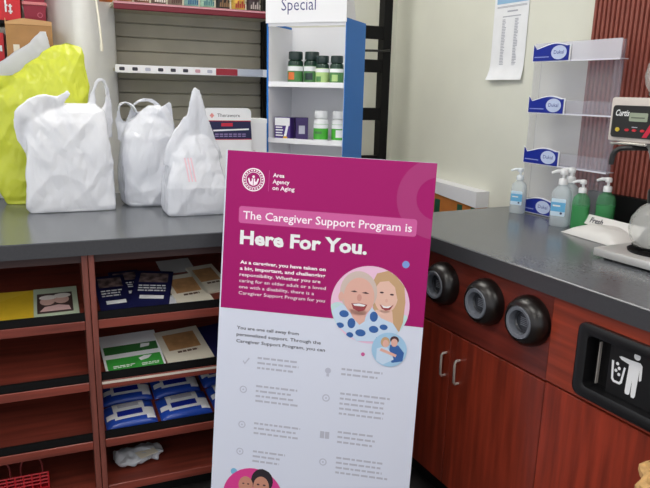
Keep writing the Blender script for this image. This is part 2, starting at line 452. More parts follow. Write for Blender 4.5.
# woman: hair, face, neck
P2([K([(.02,.55),(.12,.80),(.40,.92),(.66,.84),(.82,.55),(.86,.15),(.84,-.35),(.80,-.62),(.55,-.62),(.30,-.50),(.10,-.2)])], blond, ring, -.0012, 'hair')
P2([K(disc(.38, .26, .29, .42, 28)), K([(.15,-.1),(.56,-.1),(.62,-.5),(.1,-.5)])], skin2, ring, -.0014, 'face')
P2([K([(.06,.5),(.14,.76),(.40,.80),(.62,.74),(.70,.45),(.66,.2),(.58,.50),(.42,.64),(.20,.60)])], blond, ring, -.0016, 'fringe')
P2([K(disc(.27, .34, .05, .022, 12)), K(disc(.52, .31, .05, .022, 12))], dark, ring, -.0017, 'eye')
P2([K(disc(.40, .15, .035, .05, 10))], skin, ring, -.0016, 'nose')
P2([K([(.24,.04),(.36,.0),(.48,.0),(.58,.06),(.50,-.07),(.40,-.10),(.30,-.06)])], lip, ring, -.0017, 'mouth')
P2([K([(.28,.025),(.40,.0),(.54,.035),(.46,-.03),(.34,-.035)])], white, ring, -.0018, 'teeth')
# older person: shirt, hair, face
P2([K([(-.95,-.25),(-.70,-.05),(-.42,-.12),(-.15,-.45),(.05,-.05),(.30,-.30),(.60,-.40),(.75,-.60),(.45,-1.0),(-.3,-1.1),(-.85,-.7)])], shirt, ring, -.0019, 'shirt')
P2([K(disc(x, z, r1, r2, 14)) for x, z, r1, r2 in ((-.62,-.28,.12,.09), (-.42,-.50,.10,.13), (-.70,-.58,.10,.07), (-.18,-.72,.13,.09), (.12,-.28,.10,.13), (.14,-.60,.12,.09), (.38,-.52,.10,.07), (-.44,-.80,.09,.07), (.3,-.82,.09,.06))], flower, ring, -.0020, 'shirt_flower')
P2([K(disc(-.30, .30, .46, .52, 28))], greyhair, ring, -.0021, 'hair')
P2([K(disc(-.28, .18, .38, .48, 28)), K([(-.50,-.15),(-.06,-.15),(-.10,-.42),(-.22,-.52),(-.40,-.35)]), K(disc(-.72, .15, .07, .12, 12))], skin, ring, -.0023, 'face')
P2([K([(-.50,.30),(-.40,.33),(-.32,.30),(-.40,.285)]), K([(-.22,.29),(-.12,.32),(-.03,.28),(-.12,.27)])], dark, ring, -.0025, 'eye')
P2([K(disc(-.27, .16, .06, .09, 12))], mat('print_nose', (206, 148, 136), .5), ring, -.0025, 'nose')
P2([K([(-.46,.0),(-.26,.03),(-.06,.0),(-.12,-.14),(-.26,-.19),(-.40,-.13)])], lip, ring, -.0025, 'mouth')
P2([K([(-.42,-.01),(-.26,.015),(-.10,-.01),(-.14,-.05),(-.38,-.05)])], white, ring, -.0026, 'teeth')
# small portrait
c2x, c2z, r2 = su(.518), sv(.546), .051
r2o = P2([disc(c2x, c2z, r2, n=36)], mat('print_sky_backdrop', (158, 196, 226), .45), sg, -.0027, 'small_portrait')
def K2(pts): return clipc([(c2x+p[0]*r2, c2z+p[1]*r2) for p in pts], c2x, c2z, r2)
P2([K2([(.02,.3),(.5,.3),(.85,-.1),(.8,-.6),(.2,-.75),(.0,-.3)])], flower, r2o, -.0029, 'shirt')
P2([K2([(-.7,.0),(-.2,.2),(.15,-.2),(.3,-.55),(-.3,-.9),(-.7,-.7)])], shirt, r2o, -.0030, 'dress')
P2([K2(disc(-.25, .42, .26, .30, 16))], blond, r2o, -.0031, 'hair'); P2([K2(disc(.26, .60, .25, .22, 16))], dark, r2o, -.0031, 'hair')
P2([K2(disc(-.22, .34, .18, .22, 16)), K2(disc(.26, .44, .19, .24, 16)), K2([(-.55,-.1),(.4,-.4),(.45,-.25),(-.45,.05)])], skin, r2o, -.0032, 'face')
# bottom portrait
c3x, c3z, r3 = su(.135), sv(1.062), .096
r3o = P2([disc(c3x, c3z, r3, n=40)], mat('print_magenta_disc', (214, 60, 140), .42), sg, -.0009, 'bottom_portrait')
def K3(pts): return clipc([(c3x+p[0]*r3, c3z+p[1]*r3) for p in pts], c3x, c3z, r3*1.06)
P2([K3([(-.6,-.2),(-.1,.2),(.5,.1),(.9,-.5),(0,-1),(-.9,-.6)])], navy, r3o, -.0011, 'shirt')
P2([K3(disc(.28, .62, .36, .40, 20))], mat('print_black_hair', (36, 28, 36), .5), r3o, -.0012, 'hair')
P2([K3(disc(.26, .42, .26, .34, 20)), K3(disc(-.25, .40, .24, .30, 20))], mat('print_tan_skin', (196, 138, 116), .5), r3o, -.0013, 'face')
P2([K3(disc(.16,.48,.05,.03,10)), K3(disc(.36,.48,.05,.03,10)), K3(disc(-.33,.45,.04,.025,10)), K3(disc(-.17,.45,.04,.025,10))], dark, r3o, -.0014, 'eye')
P2([K3(disc(.26,.26,.09,.05,10)), K3(disc(-.25,.25,.07,.04,10))], white, r3o, -.0014, 'smile')

# ------------------------------------------------------------------ plastic bags
def bag_mesh(secs, nz=64, nt=80, wr=.006, seed=0, vert=1.0, fold=.5, closed_top=True):
    """secs: (z, cx, cy, halfwidth, halfdepth, exponent)"""
    bm = B(); rings = []
    z0, z1 = secs[0][0], secs[-1][0]
    off = Vector((seed*3.7, seed*1.9, seed*5.3))
    def ip(z):
        for a, b in zip(secs, secs[1:]):
            if a[0] <= z <= b[0]:
                t = (z-a[0])/max(1e-6, b[0]-a[0]); t2 = t*t*(3-2*t)*.6+t*.4
                return [a[i]+(b[i]-a[i])*t2 for i in range(1, 6)]
        return list(secs[-1][1:])
    for j in range(nz+1):
        z = z0+(z1-z0)*j/nz
        cx, cy, hw, hd, ex = ip(z)
        ring = []
        for i in range(nt):
            a = 2*math.pi*i/nt; c, s = math.cos(a), math.sin(a)
            px = math.copysign(abs(c)**(2/ex), c)*hw; py = math.copysign(abs(s)**(2/ex), s)*hd
            p = Vector((cx+px, cy+py, z))
            q = p+off
            up_ = (j/nz)
            n1 = noise.noise(Vector((q.x*5, q.y*5, q.z*4)))
            def ridge(k, w): return max(0, 1-abs(noise.noise(k))/w)
            c1 = ridge(Vector((q.x*9+q.z*5*vert, q.y*9, q.z*2.2)), .16)
            c2 = ridge(Vector((q.x*7-q.z*7.5, q.y*8+3.1, q.z*4+7)), .12)
            c3 = ridge(Vector((q.x*15+q.z*9, q.y*14-1.7, q.z*6+2)), .14)
            c4 = ridge(Vector((q.x*5+1.3, q.y*5, q.z*12)), .10)*fold
            d = wr*(1.3*n1+.75*c1+.6*c2+.45*c3*(.3+.9*up_)+.35*c4)*(.6+.6*up_)
            edge = min(1, j/4)
            nrm = Vector((px/max(hw, 1e-4)**1, py/max(hd, 1e-4), 0))
            if nrm.length > 0: nrm.normalize()
            fall = min(1, min(hw, hd)/.03)
            ring.append(bm.verts.new(p+nrm*d*edge*fall*1.5))
        rings.append(ring)
    for a, b in zip(rings, rings[1:]):
        for i in range(nt): bm.faces.new((a[i], a[(i+1) % nt], b[(i+1) % nt], b[i]))
    bm.faces.new(rings[0][::-1])
    if closed_top: bm.faces.new(rings[-1])
    return bm
def ribbon(bm, pts, ws, thick=.004, seg=12, seed=0):
    """crumpled flat strap along pts with half widths ws"""
    return tube(bm, pts, [w for w in ws], seg, False, .30)
def smooth_path(pts, n=6):
    out_ = []
    P_ = [Vector(p) for p in pts]
    for i in range(len(P_)-1):
        p0 = P_[max(i-1, 0)]; p1 = P_[i]; p2 = P_[i+1]; p3 = P_[min(i+2, len(P_)-1)]
        for k in range(n):
            t = k/n
            out_.append(.5*((2*p1)+(p2-p0)*t+(2*p0-5*p1+4*p2-p3)*t*t+(3*p1-p0-3*p2+p3)*t**3))
    out_.append(P_[-1]); return out_
def crumple(o, amp, sc, seed=0):
    for v in o.data.vertices:
        q = v.co*sc+Vector((seed, seed*2.1, 0))
        v.co += Vector((noise.noise(q), noise.noise(q+Vector((9, 3, 1))), noise.noise(q+Vector((2, 8, 5)))))*amp
def film(name, rgb, transl, rough=.24):
    m = mat(name, rgb, rough, transl=transl)
    nt = m.node_tree; b = nt.nodes['Principled BSDF']
    tc = nt.nodes.new('ShaderNodeTexCoord'); bp = nt.nodes.new('ShaderNodeBump'); bp.inputs['Strength'].default_value = .85; bp.inputs['Distance'].default_value = .012
    add = None
    for rot, sc, st in ((R(28), 7, (1, 1, .30)), (R(-35), 10, (1, 1, .35)), (R(8), 22, (1, 1, .5))):
        mp = nt.nodes.new('ShaderNodeMapping'); mp.inputs['Rotation'].default_value = (0, rot, .4); mp.inputs['Scale'].default_value = st
        nz = nt.nodes.new('ShaderNodeTexNoise'); nz.inputs['Scale'].default_value = sc; nz.inputs['Detail'].default_value = 1.5; nz.inputs['Distortion'].default_value = .25
        sb = nt.nodes.new('ShaderNodeMath'); sb.operation = 'SUBTRACT'; sb.inputs[1].default_value = .5
        ab = nt.nodes.new('ShaderNodeMath'); ab.operation = 'ABSOLUTE'
        nt.links.new(tc.outputs['Object'], mp.inputs[0]); nt.links.new(mp.outputs[0], nz.inputs['Vector']); nt.links.new(nz.outputs[0], sb.inputs[0]); nt.links.new(sb.outputs[0], ab.inputs[0])
        if add is None: add = ab
        else:
            ad = nt.nodes.new('ShaderNodeMath'); ad.operation = 'ADD'; nt.links.new(add.outputs[0], ad.inputs[0]); nt.links.new(ab.outputs[0], ad.inputs[1]); add = ad
    nt.links.new(add.outputs[0], bp.inputs['Height']); nt.links.new(bp.outputs[0], b.inputs['Normal'])
    tl = [n for n in nt.nodes if n.type == 'BSDF_TRANSLUCENT'][0]; nt.links.new(bp.outputs[0], tl.inputs['Normal'])
    return m
bagw = film('white_poly_film', (240, 241, 247), .20)
bagw2 = film('white_poly_film_thin', (234, 236, 243), .26)
bagy = film('yellow_poly_film', (230, 236, 88), .36)

def strap(parent, pts, ws, m, seed=0, n=7):
    path = smooth_path(pts, n); k = len(ws)-1
    rw = []
    for i in range(len(path)):
        f = i/(len(path)-1)*k; a = min(int(f), k-1); rw.append(ws[a]+(ws[a+1]-ws[a])*(f-a))
    o = obj('handle', ribbon(B(), path, rw), m, parent, True); crumple(o, .006, 30, seed)
    return o


def rib(bm, pts, ws, flat=.34, n=7):
    path = smooth_path(pts, n); k = len(ws)-1; rw = []
    for i in range(len(path)):
        f = i/(len(path)-1)*k; a = min(int(f), k-1); rw.append(ws[a]+(ws[a+1]-ws[a])*(f-a))
    return tube(bm, path, rw, 14, False, flat)
def film_bag(name, loc, secs, straps, m, label, seed, amp=.015, voxel=.0045, smooth=5, tall=1.0):
    """one continuous film: sack and handles merged, then creased"""
    bm = bag_mesh(secs, 40, 48, 0, seed)
    me = bpy.data.meshes.new('t'); bmesh.ops.recalc_face_normals(bm, faces=bm.faces); bm.to_mesh(me); bm.free()
    parts = [me]
    for pts, ws in straps:
        b2 = rib(B(), pts, ws); m2 = bpy.data.meshes.new('t'); bmesh.ops.recalc_face_normals(b2, faces=b2.faces); b2.to_mesh(m2); b2.free(); parts.append(m2)
    bm = B()
    for q in parts: bm.from_mesh(q)
    full = bpy.data.meshes.new('t'); bm.to_mesh(full); bm.free()
    t = bpy.data.objects.new('t', full); COL.objects.link(t)
    md = t.modifiers.new('r', 'REMESH'); md.mode = 'VOXEL'; md.voxel_size = voxel
    ms = t.modifiers.new('s', 'SMOOTH'); ms.iterations = smooth; ms.factor = .5
    dg = bpy.context.evaluated_depsgraph_get()
    out_ = bpy.data.meshes.new_from_object(t.evaluated_get(dg)); bpy.data.objects.remove(t)
    off = Vector((seed*3.71, seed*1.93, seed*5.37))
    nr = [v.normal.copy() for v in out_.vertices]
    z1 = secs[-1][0]
    for v, n_ in zip(out_.vertices, nr):
        q = v.co+off; h = max(0, min(1, v.co.z/z1))
        a1 = abs(noise.noise(Vector((q.x*6+q.z*3.5, q.y*6, q.z*1.6*tall))))
        a2 = abs(noise.noise(Vector((q.x*9-q.z*6, q.y*9+3.1, q.z*3.5+7))))
        a3 = abs(noise.noise(Vector((q.x*17+q.z*11, q.y*16, q.z*5+2))))
        a4 = abs(noise.noise(Vector((q.x*8+2, q.y*8, q.z*15))))
        a5 = abs(noise.noise(Vector((q.x*34-q.z*12, q.y*34, q.z*13))))
        d = -amp*(1.25*a1+.95*a2+.55*a3*(.35+.9*h)+.45*a4*(1-h*.6)+.22*a5)+amp*.55
        fl = min(1, v.co.z/.012)
        v.co += Vector((n_.x, n_.y, n_.z*.6))*d*fl
        if v.co.z < 0: v.co.z = 0
    out_.materials.clear(); out_.materials.append(m)
    for p in out_.polygons: p.use_smooth = True
    o = bpy.data.objects.new(name, out_); COL.objects.link(o); o.location = loc; o.rotation_euler = (0, 0, LA)
    tag(o, label, 'bag', 'plastic carrier bags on the counter')
    return o
film_bag('plastic_bag', L(.03, 2.50, .9205), [(0, 0.002, 0, .146, .080, 10), (.02, 0.002, 0, .152, .087, 10), (.12, 0, 0, .150, .088, 9), (.22, -.003, 0, .142, .088, 7), (.31, -.004, 0, .138, .082, 6), (.35, -.006, .0, .132, .066, 5), (.372, -.010, .0, .12, .040, 4), (.384, -.014, .0, .10, .015, 4)],
    [([(-.10, -.03, .20), (-.125, -.045, .27), (-.118, -.06, .335), (-.075, -.055, .375), (-.025, -.045, .388), (.012, -.04, .420)], [.04, .05, .048, .036, .022, .007]),
     ([(.072, -.01, .28), (.085, -.02, .37), (.097, -.02, .43), (.113, -.02, .462), (.130, -.015, .462), (.143, -.01, .42), (.140, 0, .36), (.120, .01, .26)], [.045, .018, .012, .011, .011, .014, .022, .05])], bagw, 'large square white plastic bag in front of the yellow bag', 1)
film_bag('plastic_bag', L(-.09, 2.675, .9205), [(0, .035, 0, .145, .05, 4), (.03, .03, 0, .155, .06, 4), (.10, .02, 0, .165, .065, 3.5), (.20, .015, 0, .18, .07, 3), (.30, .02, 0, .19, .072, 2.8), (.38, .03, 0, .185, .07, 2.7), (.45, .066, 0, .152, .06, 2.6), (.50, .100, 0, .118, .05, 2.5), (.55, .132, 0, .086, .036, 2.4), (.58, .142, 0, .062, .024, 2.3), (.596, .143, 0, .036, .012, 2.2), (.603, .143, 0, .015, .006, 2)],
    [([(-.16, -.02, .30), (-.17, -.03, .40), (-.13, -.04, .445), (-.09, -.04, .445), (-.04, -.04, .46)], [.05, .05, .04, .03, .02])], bagy, 'large bright yellow crumpled plastic bag at the left', 5, amp=.018, smooth=3)
film_bag('plastic_bag', L(.312, 2.535, .9205), [(0, 0, 0, .085, .07, 3.5), (.012, 0, 0, .103, .085, 3.4), (.06, 0, 0, .113, .09, 3.2), (.16, .0, 0, .113, .088, 3), (.25, .006, 0, .107, .078, 2.8), (.31, .014, 0, .094, .06, 2.6), (.345, .024, 0, .074, .042, 2.5), (.368, .03, 0, .05, .024, 2.3), (.378, .032, 0, .02, .01, 2)],
    [([(-.085, .0, .25), (-.10, .0, .34), (-.085, .0, .385), (-.055, 0, .375), (-.035, 0, .335), (-.02, .0, .29)], [.03, .016, .010, .010, .014, .025]),
     ([(-.06, .03, .30), (-.045, .03, .37), (-.005, .03, .395), (.04, .03, .385), (.06, .02, .33)], [.026, .015, .012, .015, .03]),
     ([(.045, -.03, .26), (.065, -.04, .33), (.080, -.04, .375), (.090, -.035, .392)], [.055, .040, .022, .008])], bagw2, 'rounded white plastic bag between the two other white bags', 9, amp=.016)
t3 = film_bag('plastic_bag', L(.445, 2.325, .9205), [(0, 0, 0, .105, .086, 9), (.012, 0, 0, .111, .091, 9), (.055, 0, 0, .111, .091, 9), (.100, 0, 0, .111, .091, 9), (.107, 0, 0, .108, .088, 8), (.15, .002, 0, .102, .076, 4), (.20, .004, 0, .092, .058, 3.2), (.245, .006, 0, .074, .042, 2.8), (.27, .006, 0, .056, .03, 2.5), (.285, .006, 0, .03, .016, 2.3)],
    [([(-.068, -.02, .17), (-.056, -.02, .25), (-.036, -.015, .31), (-.024, -.01, .345)], [.05, .036, .02, .007]),
     ([(-.018, -.01, .19), (-.006, -.015, .29), (.003, -.015, .37), (.010, -.01, .425), (.013, -.01, .446)], [.045, .028, .018, .013, .006]),
     ([(.065, -.005, .19), (.052, -.010, .27), (.034, -.012, .35), (.020, -.01, .425), (.016, -.01, .44)], [.045, .028, .016, .012, .006])], bagw2, 'white plastic bag around a boxed carton, with pointed top handles', 14, amp=.011, smooth=4)
film_bag('plastic_bag', L(-.13, 2.80, .9205), [(0, 0, 0, .13, .016, 3), (.05, 0, 0, .15, .02, 3), (.3, .0, 0, .155, .02, 2.6), (.43, .01, 0, .15, .02, 2.5), (.50, .028, 0, .122, .018, 2.4), (.55, .055, 0, .08, .016, 2.3), (.60, .085, 0, .036, .014, 2.2), (.645, .10, 0, .014, .009, 2)], [], mat('grey_poly_film', (224, 226, 232), .3, transl=.4), 'translucent greyish white plastic bag peeking out behind the yellow bag', 21, amp=.006)
# faint pink print that follows the film of the carton bag
pr = B(); dgm = t3.data
from mathutils.bvhtree import BVHTree
bv = BVHTree.FromPolygons([v.co.copy() for v in dgm.vertices], [tuple(p.vertices) for p in dgm.polygons])
for i in range(3):
    row = []
    for j in range(13):
        z = .122+j*.0068; x = -.034+i*.011-.010*j/12
        pair = []
        for dx_ in (0, .0055):
            h = bv.ray_cast(Vector((x+dx_, -.5, z)), Vector((0, 1, 0)))
            pair.append(pr.verts.new((x+dx_, (h[0].y if h[0] else -.08)-.0012, z)))
        row.append(pair)
    for p, q in zip(row, row[1:]): pr.faces.new((p[0], p[1], q[1], q[0]))
obj('faded_print', pr, mat('faint_pink_print', (236, 200, 212), .4), t3, True)

# ------------------------------------------------------------------ items in the magazine racks
SL = R(13)
def on_shelf(name, x, d, z, yaw, label, cat, group=None, lift=.003):
    """thing lying on a slanted shelf; x local, d distance behind the lip, z shelf front height"""
    e = empty(name, L(x, 1.972+d, z+lift+d*math.tan(SL)), 0)
    e.rotation_euler = (SL, 0, LA+yaw); e.rotation_mode = 'XYZ'
    e.matrix_world = Matrix.Translation(e.location) @ Matrix.Rotation(LA, 4, 'Z') @ Matrix.Rotation(SL, 4, 'X') @ Matrix.Rotation(yaw, 4, 'Z')
    tag(e, label, cat, group); return e
def flat(bm, pts, z, th=.0004):
    f = bm.faces.new([bm.verts.new((p[0], p[1], z)) for p in pts])
    r = bmesh.ops.extrude_face_region(bm, geom=[f])
    for v in r['geom']:
        if isinstance(v, bmesh.types.BMVert): v.co.z -= th
    return bm
def lines(par, m, x0, x1, ys, h, z, seed=0, nm='print_lines'):
    rnd = random.Random(seed); bm = B()
    for y in ys:
        x = x0; e_ = x0+(x1-x0)*rnd.uniform(.75, 1)
        while x < e_:
            l = min(rnd.uniform(.008, .02), e_-x); flat(bm, rect(x, x+l, y, y+h), z); x += l+.003
    return obj(nm, bm, m, par)
tanp = mat('tan_print', (176, 132, 88), .5, var=.2, scale=40); creamp = mat('cream_paper', (222, 214, 196), .55)
photo = mat('photo_print', (120, 100, 98), .5, var=.7, scale=45)
BK = Matrix.Rotation(R(-90), 4, 'X')
def brochure(x, d, z, yaw, w, h, label, lift=.003, th=.004):
    e = on_shelf('brochure', x, d, z, yaw, label, 'brochure', 'navy brochures on the rack', lift)
    obj('cover', bx(-w/2, w/2, 0, h, 0, th), navy, e)
    obj('photo', flat(B(), rect(-w*.38, w*.38, h*.66, h*.93), th+.0006), photo, e)
    lines(e, white, -w*.36, w*.40, [h*.55, h*.48, h*.41], h*.03, th+.0006, int(x*1000))
    obj('title_bar', flat(B(), rect(-w*.28, w*.34, h*.20, h*.29), th+.0006), paper, e)
    return e
brochure(.136, .03, .655, R(3), .10, .235, 'navy brochure with photo standing against the rack divider', .0078)
brochure(.230, .032, .655, R(-13), .125, .235, 'navy brochure with photo and white title bar, beside tan booklet', .0125, th=.005)
brochure(.190, .10, .655, R(4), .10, .20, 'navy brochure tucked behind the two front navy ones', .003)
def booklet(x, d, z, yaw, w, h, label, lift=.003):
    e = on_shelf('booklet', x, d, z, yaw, label, 'booklet', 'cream booklets on the rack', lift)
    obj('pages', bx(-w/2, w/2, 0, h, 0, .008), creamp, e)
    obj('picture', flat(B(), rect(-w*.36, w*.36, h*.38, h*.86), .0086), tanp, e)
    lines(e, mat('brown_ink', (96, 70, 52), .5), -w*.2, w*.36, [h*.28], h*.05, .0088, 3)
    return e
booklet(.385, .035, .655, R(8), .12, .20, 'cream booklet with tan picture on the top shelf')
booklet(.475, .10, .655, R(10), .10, .19, 'cream booklet half hidden at the top shelf beside the sign')
o = on_shelf('paper_sheet', .33, .23, .655, R(5), 'white paper sheet at the back of the top rack shelf', 'paper', None, .001); obj('sheet', bx(-.02, .10, .03, .13, 0, .002), mat('grey_sheet', (196, 194, 192), .6), o)
# crumpled clear wrapper
e = on_shelf('wrapper', .302, .035, .655, R(0), 'small crumpled clear wrapper beside navy brochure', 'wrapper', lift=.008)
bm = B(); bmesh.ops.create_icosphere(bm, subdivisions=3, radius=.02)
for v in bm.verts: v.co = Vector((v.co.x*1.0, v.co.y*2.2+.03, v.co.z*.30+.002))
o = obj('film', bm, bagw2, e, True); crumple(o, .007, 55, 4)
# level 2: green cards in white folder, tan booklet
def folder(x, d, z, yaw, label, lift=.003):
    e = on_shelf('folder', x, d, z, yaw, label, 'folder', None, lift)
    obj('cover', bx(-.095, .095, 0, .215, 0, .005), paper, e)
    g = obj('green_card', flat(B(), rect(-.088, .088, .006, .075), .0058), mat('green_print', (58, 160, 62), .5), e)
    obj('dark_green_band', flat(B(), rect(-.088, .088, .10, .145), .0058), mat('deep_green_print', (52, 110, 56), .5), e)
    obj('figure', flat(B(), [(.02, .045), (.045, .052), (.06, .068), (.035, .07), (.015, .06)], .0062), paper, e)
    obj('figure', flat(B(), [(.03, .118), (.06, .122), (.065, .138), (.035, .14)], .0062), paper, e)
    lines(e, paper, -.07, .0, [.022, .03], .004, .0062, 4); lines(e, paper, .02, .08, [.018, .026], .004, .0062, 5)
    return e
folder(.185, .032, .452, R(3), 'white folder with green print on the second rack shelf')
booklet(.365, .035, .452, R(7), .155, .20, 'larger cream booklet with tan picture on the second shelf')
e = on_shelf('brochure', .495, .04, .452, R(10), 'dark brochure on second shelf at the edge of the sign', 'brochure', 'navy brochures on the rack'); obj('cover', bx(-.05, .05, 0, .2, 0, .006), navy, e)
# level 3: packs of wipes
def pack(x, d, z, yaw, label, lift=.003, w=.165, h=.118):
    e = on_shelf('wipes_pack', x, d, z, yaw, label, 'pack', 'blue and white packs on the third shelf', lift)
    bm = B(); N = 14
    grid = {}
    for i in range(N+1):
        for j in range(N+1):
            u, v_ = i/N*2-1, j/N*2-1
            hgt = .020*(1-abs(u)**4)**.5*(1-abs(v_)**4)**.5 + .0035
            for s in (0, 1):
                grid[i, j, s] = bm.verts.new((u*w/2, (v_+1)/2*h, (hgt if s else .001)))
    for i in range(N):
        for j in range(N):
            bm.faces.new((grid[i, j, 1], grid[i+1, j, 1], grid[i+1, j+1, 1], grid[i, j+1, 1])); bm.faces.new((grid[i, j, 0], grid[i, j+1, 0], grid[i+1, j+1, 0], grid[i+1, j, 0]))
    for i in range(N):
        for q in (0, N):
            bm.faces.new((grid[i, q, 0], grid[i+1, q, 0], grid[i+1, q, 1], grid[i, q, 1])); bm.faces.new((grid[q, i, 0], grid[q, i+1, 0], grid[q, i+1, 1], grid[q, i, 1]))
    def top(x_, y_):
        u, v_ = x_/(w/2), y_/h*2-1
        return .020*max(0, 1-abs(u)**4)**.5*max(0, 1-abs(v_)**4)**.5+.0040
    obj('film', bm, mat('blue_film', (34, 72, 170), .28), e, True)
    def patch(x0, x1, y0, y1, m, nm, dz=0):
        bm = B(); n = 8; g = {}
        for i in range(n+1):
            for j in range(n+1):
                xx, yy_ = x0+(x1-x0)*i/n, y0+(y1-y0)*j/n; g[i, j] = bm.verts.new((xx, yy_, top(xx, yy_)+dz))
        for i in range(n):
            for j in range(n): bm.faces.new((g[i, j], g[i+1, j], g[i+1, j+1], g[i, j+1]))
        return obj(nm, bm, m, e, True)
    patch(-w*.32, w*.30, h*.22, h*.94, white, 'label_panel', .0012)
    patch(-w*.26, w*.24, h*.32, h*.54, navy2, 'label_band', .0022)
    lines_y = patch(-w*.22, w*.20, h*.68, h*.82, greyink, 'label_text', .0022)
    patch(w*.30, w*.47, h*.10, h*.55, white, 'corner_print', .0012); patch(-w*.47, -w*.31, h*.3, h*.5, white, 'corner_print', .0012)
    return e
pack(.164, .035, .248, R(4), 'blue and white pack at front left of the third shelf')
pack(.345, .038, .248, R(4), 'blue and white pack at the front middle of third shelf', w=.175)
pack(.162, .158, .248, R(2), 'blue and white pack behind the front left one')
pack(.334, .160, .248, R(3), 'blue and white pack behind the front middle one', w=.165)
pack(.502, .06, .248, R(5), 'blue and white pack partly hidden by the sign', w=.12)
pack(.495, .182, .248, R(5), 'blue and white pack farthest back beside the sign', w=.13)
# level 4: clear baggie with folded paper
e = on_shelf('plastic_pouch', .185, .12, .080, R(8), 'clear crumpled plastic pouch with paper on the bottom shelf', 'pouch', lift=-.02); e.rotation_euler = (R(1), 0, LA+R(8))
bm = B(); bmesh.ops.create_icosphere(bm, subdivisions=4, radius=1)
for v in bm.verts: v.co = Vector((v.co.x*.09, v.co.y*.055, v.co.z*.018+.022))
o = obj('film', bm, film('clear_film', (214, 217, 224), .3), e, True); crumple(o, .016, 22, 6); crumple(o, .012, 55, 2)
for v in o.data.vertices: v.co.z = max(.003, v.co.z)
obj('paper_slip', bx(-.02, .045, -.055, -.01, .036, .038, mtx=Matrix.Rotation(R(14), 4, 'Z')), creamp, e)
# left bay: yellow envelope and sage booklet
e = on_shelf('envelope', -.215, .03, .655, R(0), 'plain yellow envelope on the upper left rack shelf', 'envelope')
obj('cover', bx(-.125, .108, 0, .19, 0, .003, bev=.0008), mat('yellow_card', (206, 170, 40), .5, var=.05), e)
obj('flap_fold', flat(B(), [(-.125, .19), (.108, .19), (-.01, .12)], .0036), mat('yellow_card_light', (214, 180, 52), .5), e)
e = on_shelf('booklet', -.045, .03, .655, R(1), 'pale sage booklet with dark photo beside yellow envelope', 'booklet')
obj('pages', bx(-.062, .068, 0, .19, 0, .006), mat('sage_card', (176, 190, 166), .55), e)
ph = obj('photo', flat(B(), rect(-.052, .052, .035, .155), .0066), mat('photo_dark', (66, 50, 48), .5), e)
bm = B()
for cx_, cy_, r_ in ((-.022, .105, .022), (.02, .11, .022)): flat(bm, disc(cx_, cy_, r_, r_*1.1, 16), .0072)
obj('face', bm, mat('photo_skin', (196, 160, 150), .5), ph)
bm = B()
for cx_, cy_ in ((-.02, .128), (.022, .134)): flat(bm, disc(cx_, cy_, .026, .014, 16), .0076)
obj('hair', bm, mat('photo_pale', (226, 220, 214), .5), ph)
bm = B(); flat(bm, [(-.045, .045), (.045, .045), (.04, .07), (.01, .08), (-.03, .072)], .0072); obj('shirt', bm, mat('photo_rose', (206, 170, 168), .5), ph)
# red wire holder on the bottom shelf
e = empty('wire_holder', L(-.20, 2.03, .083), LA); tag(e, 'red wire holder with two loops on the bottom left shelf', 'wire holder')
red = mat('red_wire', (176, 30, 40), .35)
for x in (-.05, .045):
    bm = B(); tube(bm, [(x+.032*math.cos(a), .03, .066+.042*math.sin(a)) for a in [math.pi*i/14 for i in range(15)]] , .0028, 8); tube(bm, [(x-.032, .03, .066), (x-.032, .03, 0)], .0028); tube(bm, [(x+.032, .03, .066), (x+.032, .03, 0)], .0028)
    obj('loop', bm, mat('dark_red_wire', (110, 40, 42), .4), e, True)
bm = B()
for k in range(4): tube(bm, [(-.10, 0, .022+k*.012), (.095, 0, .022+k*.012)], .003)
for k in range(9): tube(bm, [(-.10+k*.0243, 0, 0), (-.10+k*.0243, 0, .06)], .003)
obj('front_grid', bm, red, e, True)
bm = B(); box(bm, -.10, .095, .0, .06, .0, .006); obj('base', bm, red, e)

# ------------------------------------------------------------------ back shelving (gondola)
g = empty('wall_shelving', L(.57, 3.10, 0), LA); tag(g, 'grey store shelving with black uprights and red shelf lip', 'shelving')
dx = -.57
pan = mat('panel_grey_brown', (186, 180, 164), .6, var=.08, scale=8)
z = .25; k = 0
while z < 2.3:
    obj('back_board', bx(.232+dx, .93+dx, -.012, .0, z, z+.058, bev=.003), pan, g); z += .0605
up_h = 2.35
for x in (.955,):
    obj('upright', bx(x-.025+dx, x+.025+dx, -.05, .01, 0, up_h), blackm, g)
obj('upright', bx(.212+dx, .232+dx, -.05, .01, 0, up_h), blackm, g)
sh = obj('shelf', bx(.232+dx, .93+dx, -.33, -.013, 1.680, 1.692), pan, g)
obj('red_lip', bx(.232+dx, .93+dx, -.345, -.331, 1.660, 1.690, bev=.003), mat('maroon_lip', (112, 16, 36), .5), sh)
obj('lip_highlight', bx(.232+dx, .93+dx, -.347, -.3455, 1.682, 1.688), mat('pink_edge', (200, 140, 150), .4), sh)
sh2 = obj('shelf', bx(.232+dx, .93+dx, -.26, -.013, 1.428, 1.440), pan, g)
obj('price_rail', bx(.232+dx, .93+dx, -.272, -.2605, 1.420, 1.452), white, sh2)
lab = mat('price_tag_white', (236, 234, 236), .5); mar = mat('price_tag_red', (150, 30, 44), .5)
for i in range(8):
    x = .235+i*.052
    tg = obj('price_tag', bx(x+dx, x+.047+dx, -.2745, -.2725, 1.422, 1.450), lab, sh2)
    txt(tg, ('$ 5', '$ 4', '7', '$ 9', '12', '$ 8', '6', '3')[i], 0, 0, .01, darkink, 0) if False else obj('tag_mark', poly(B(), rrect(x+.012+dx, x+.034+dx, 1.429, 1.443, .004), -.2750), (darkink, darkink, greyink, darkink, darkink, darkink, mat('pink_mark', (200, 150, 160), .5), greyink)[i], sh2)
obj('red_insert', bx(.650+dx, .745+dx, -.2745, -.2725, 1.422, 1.450), mar, sh2)
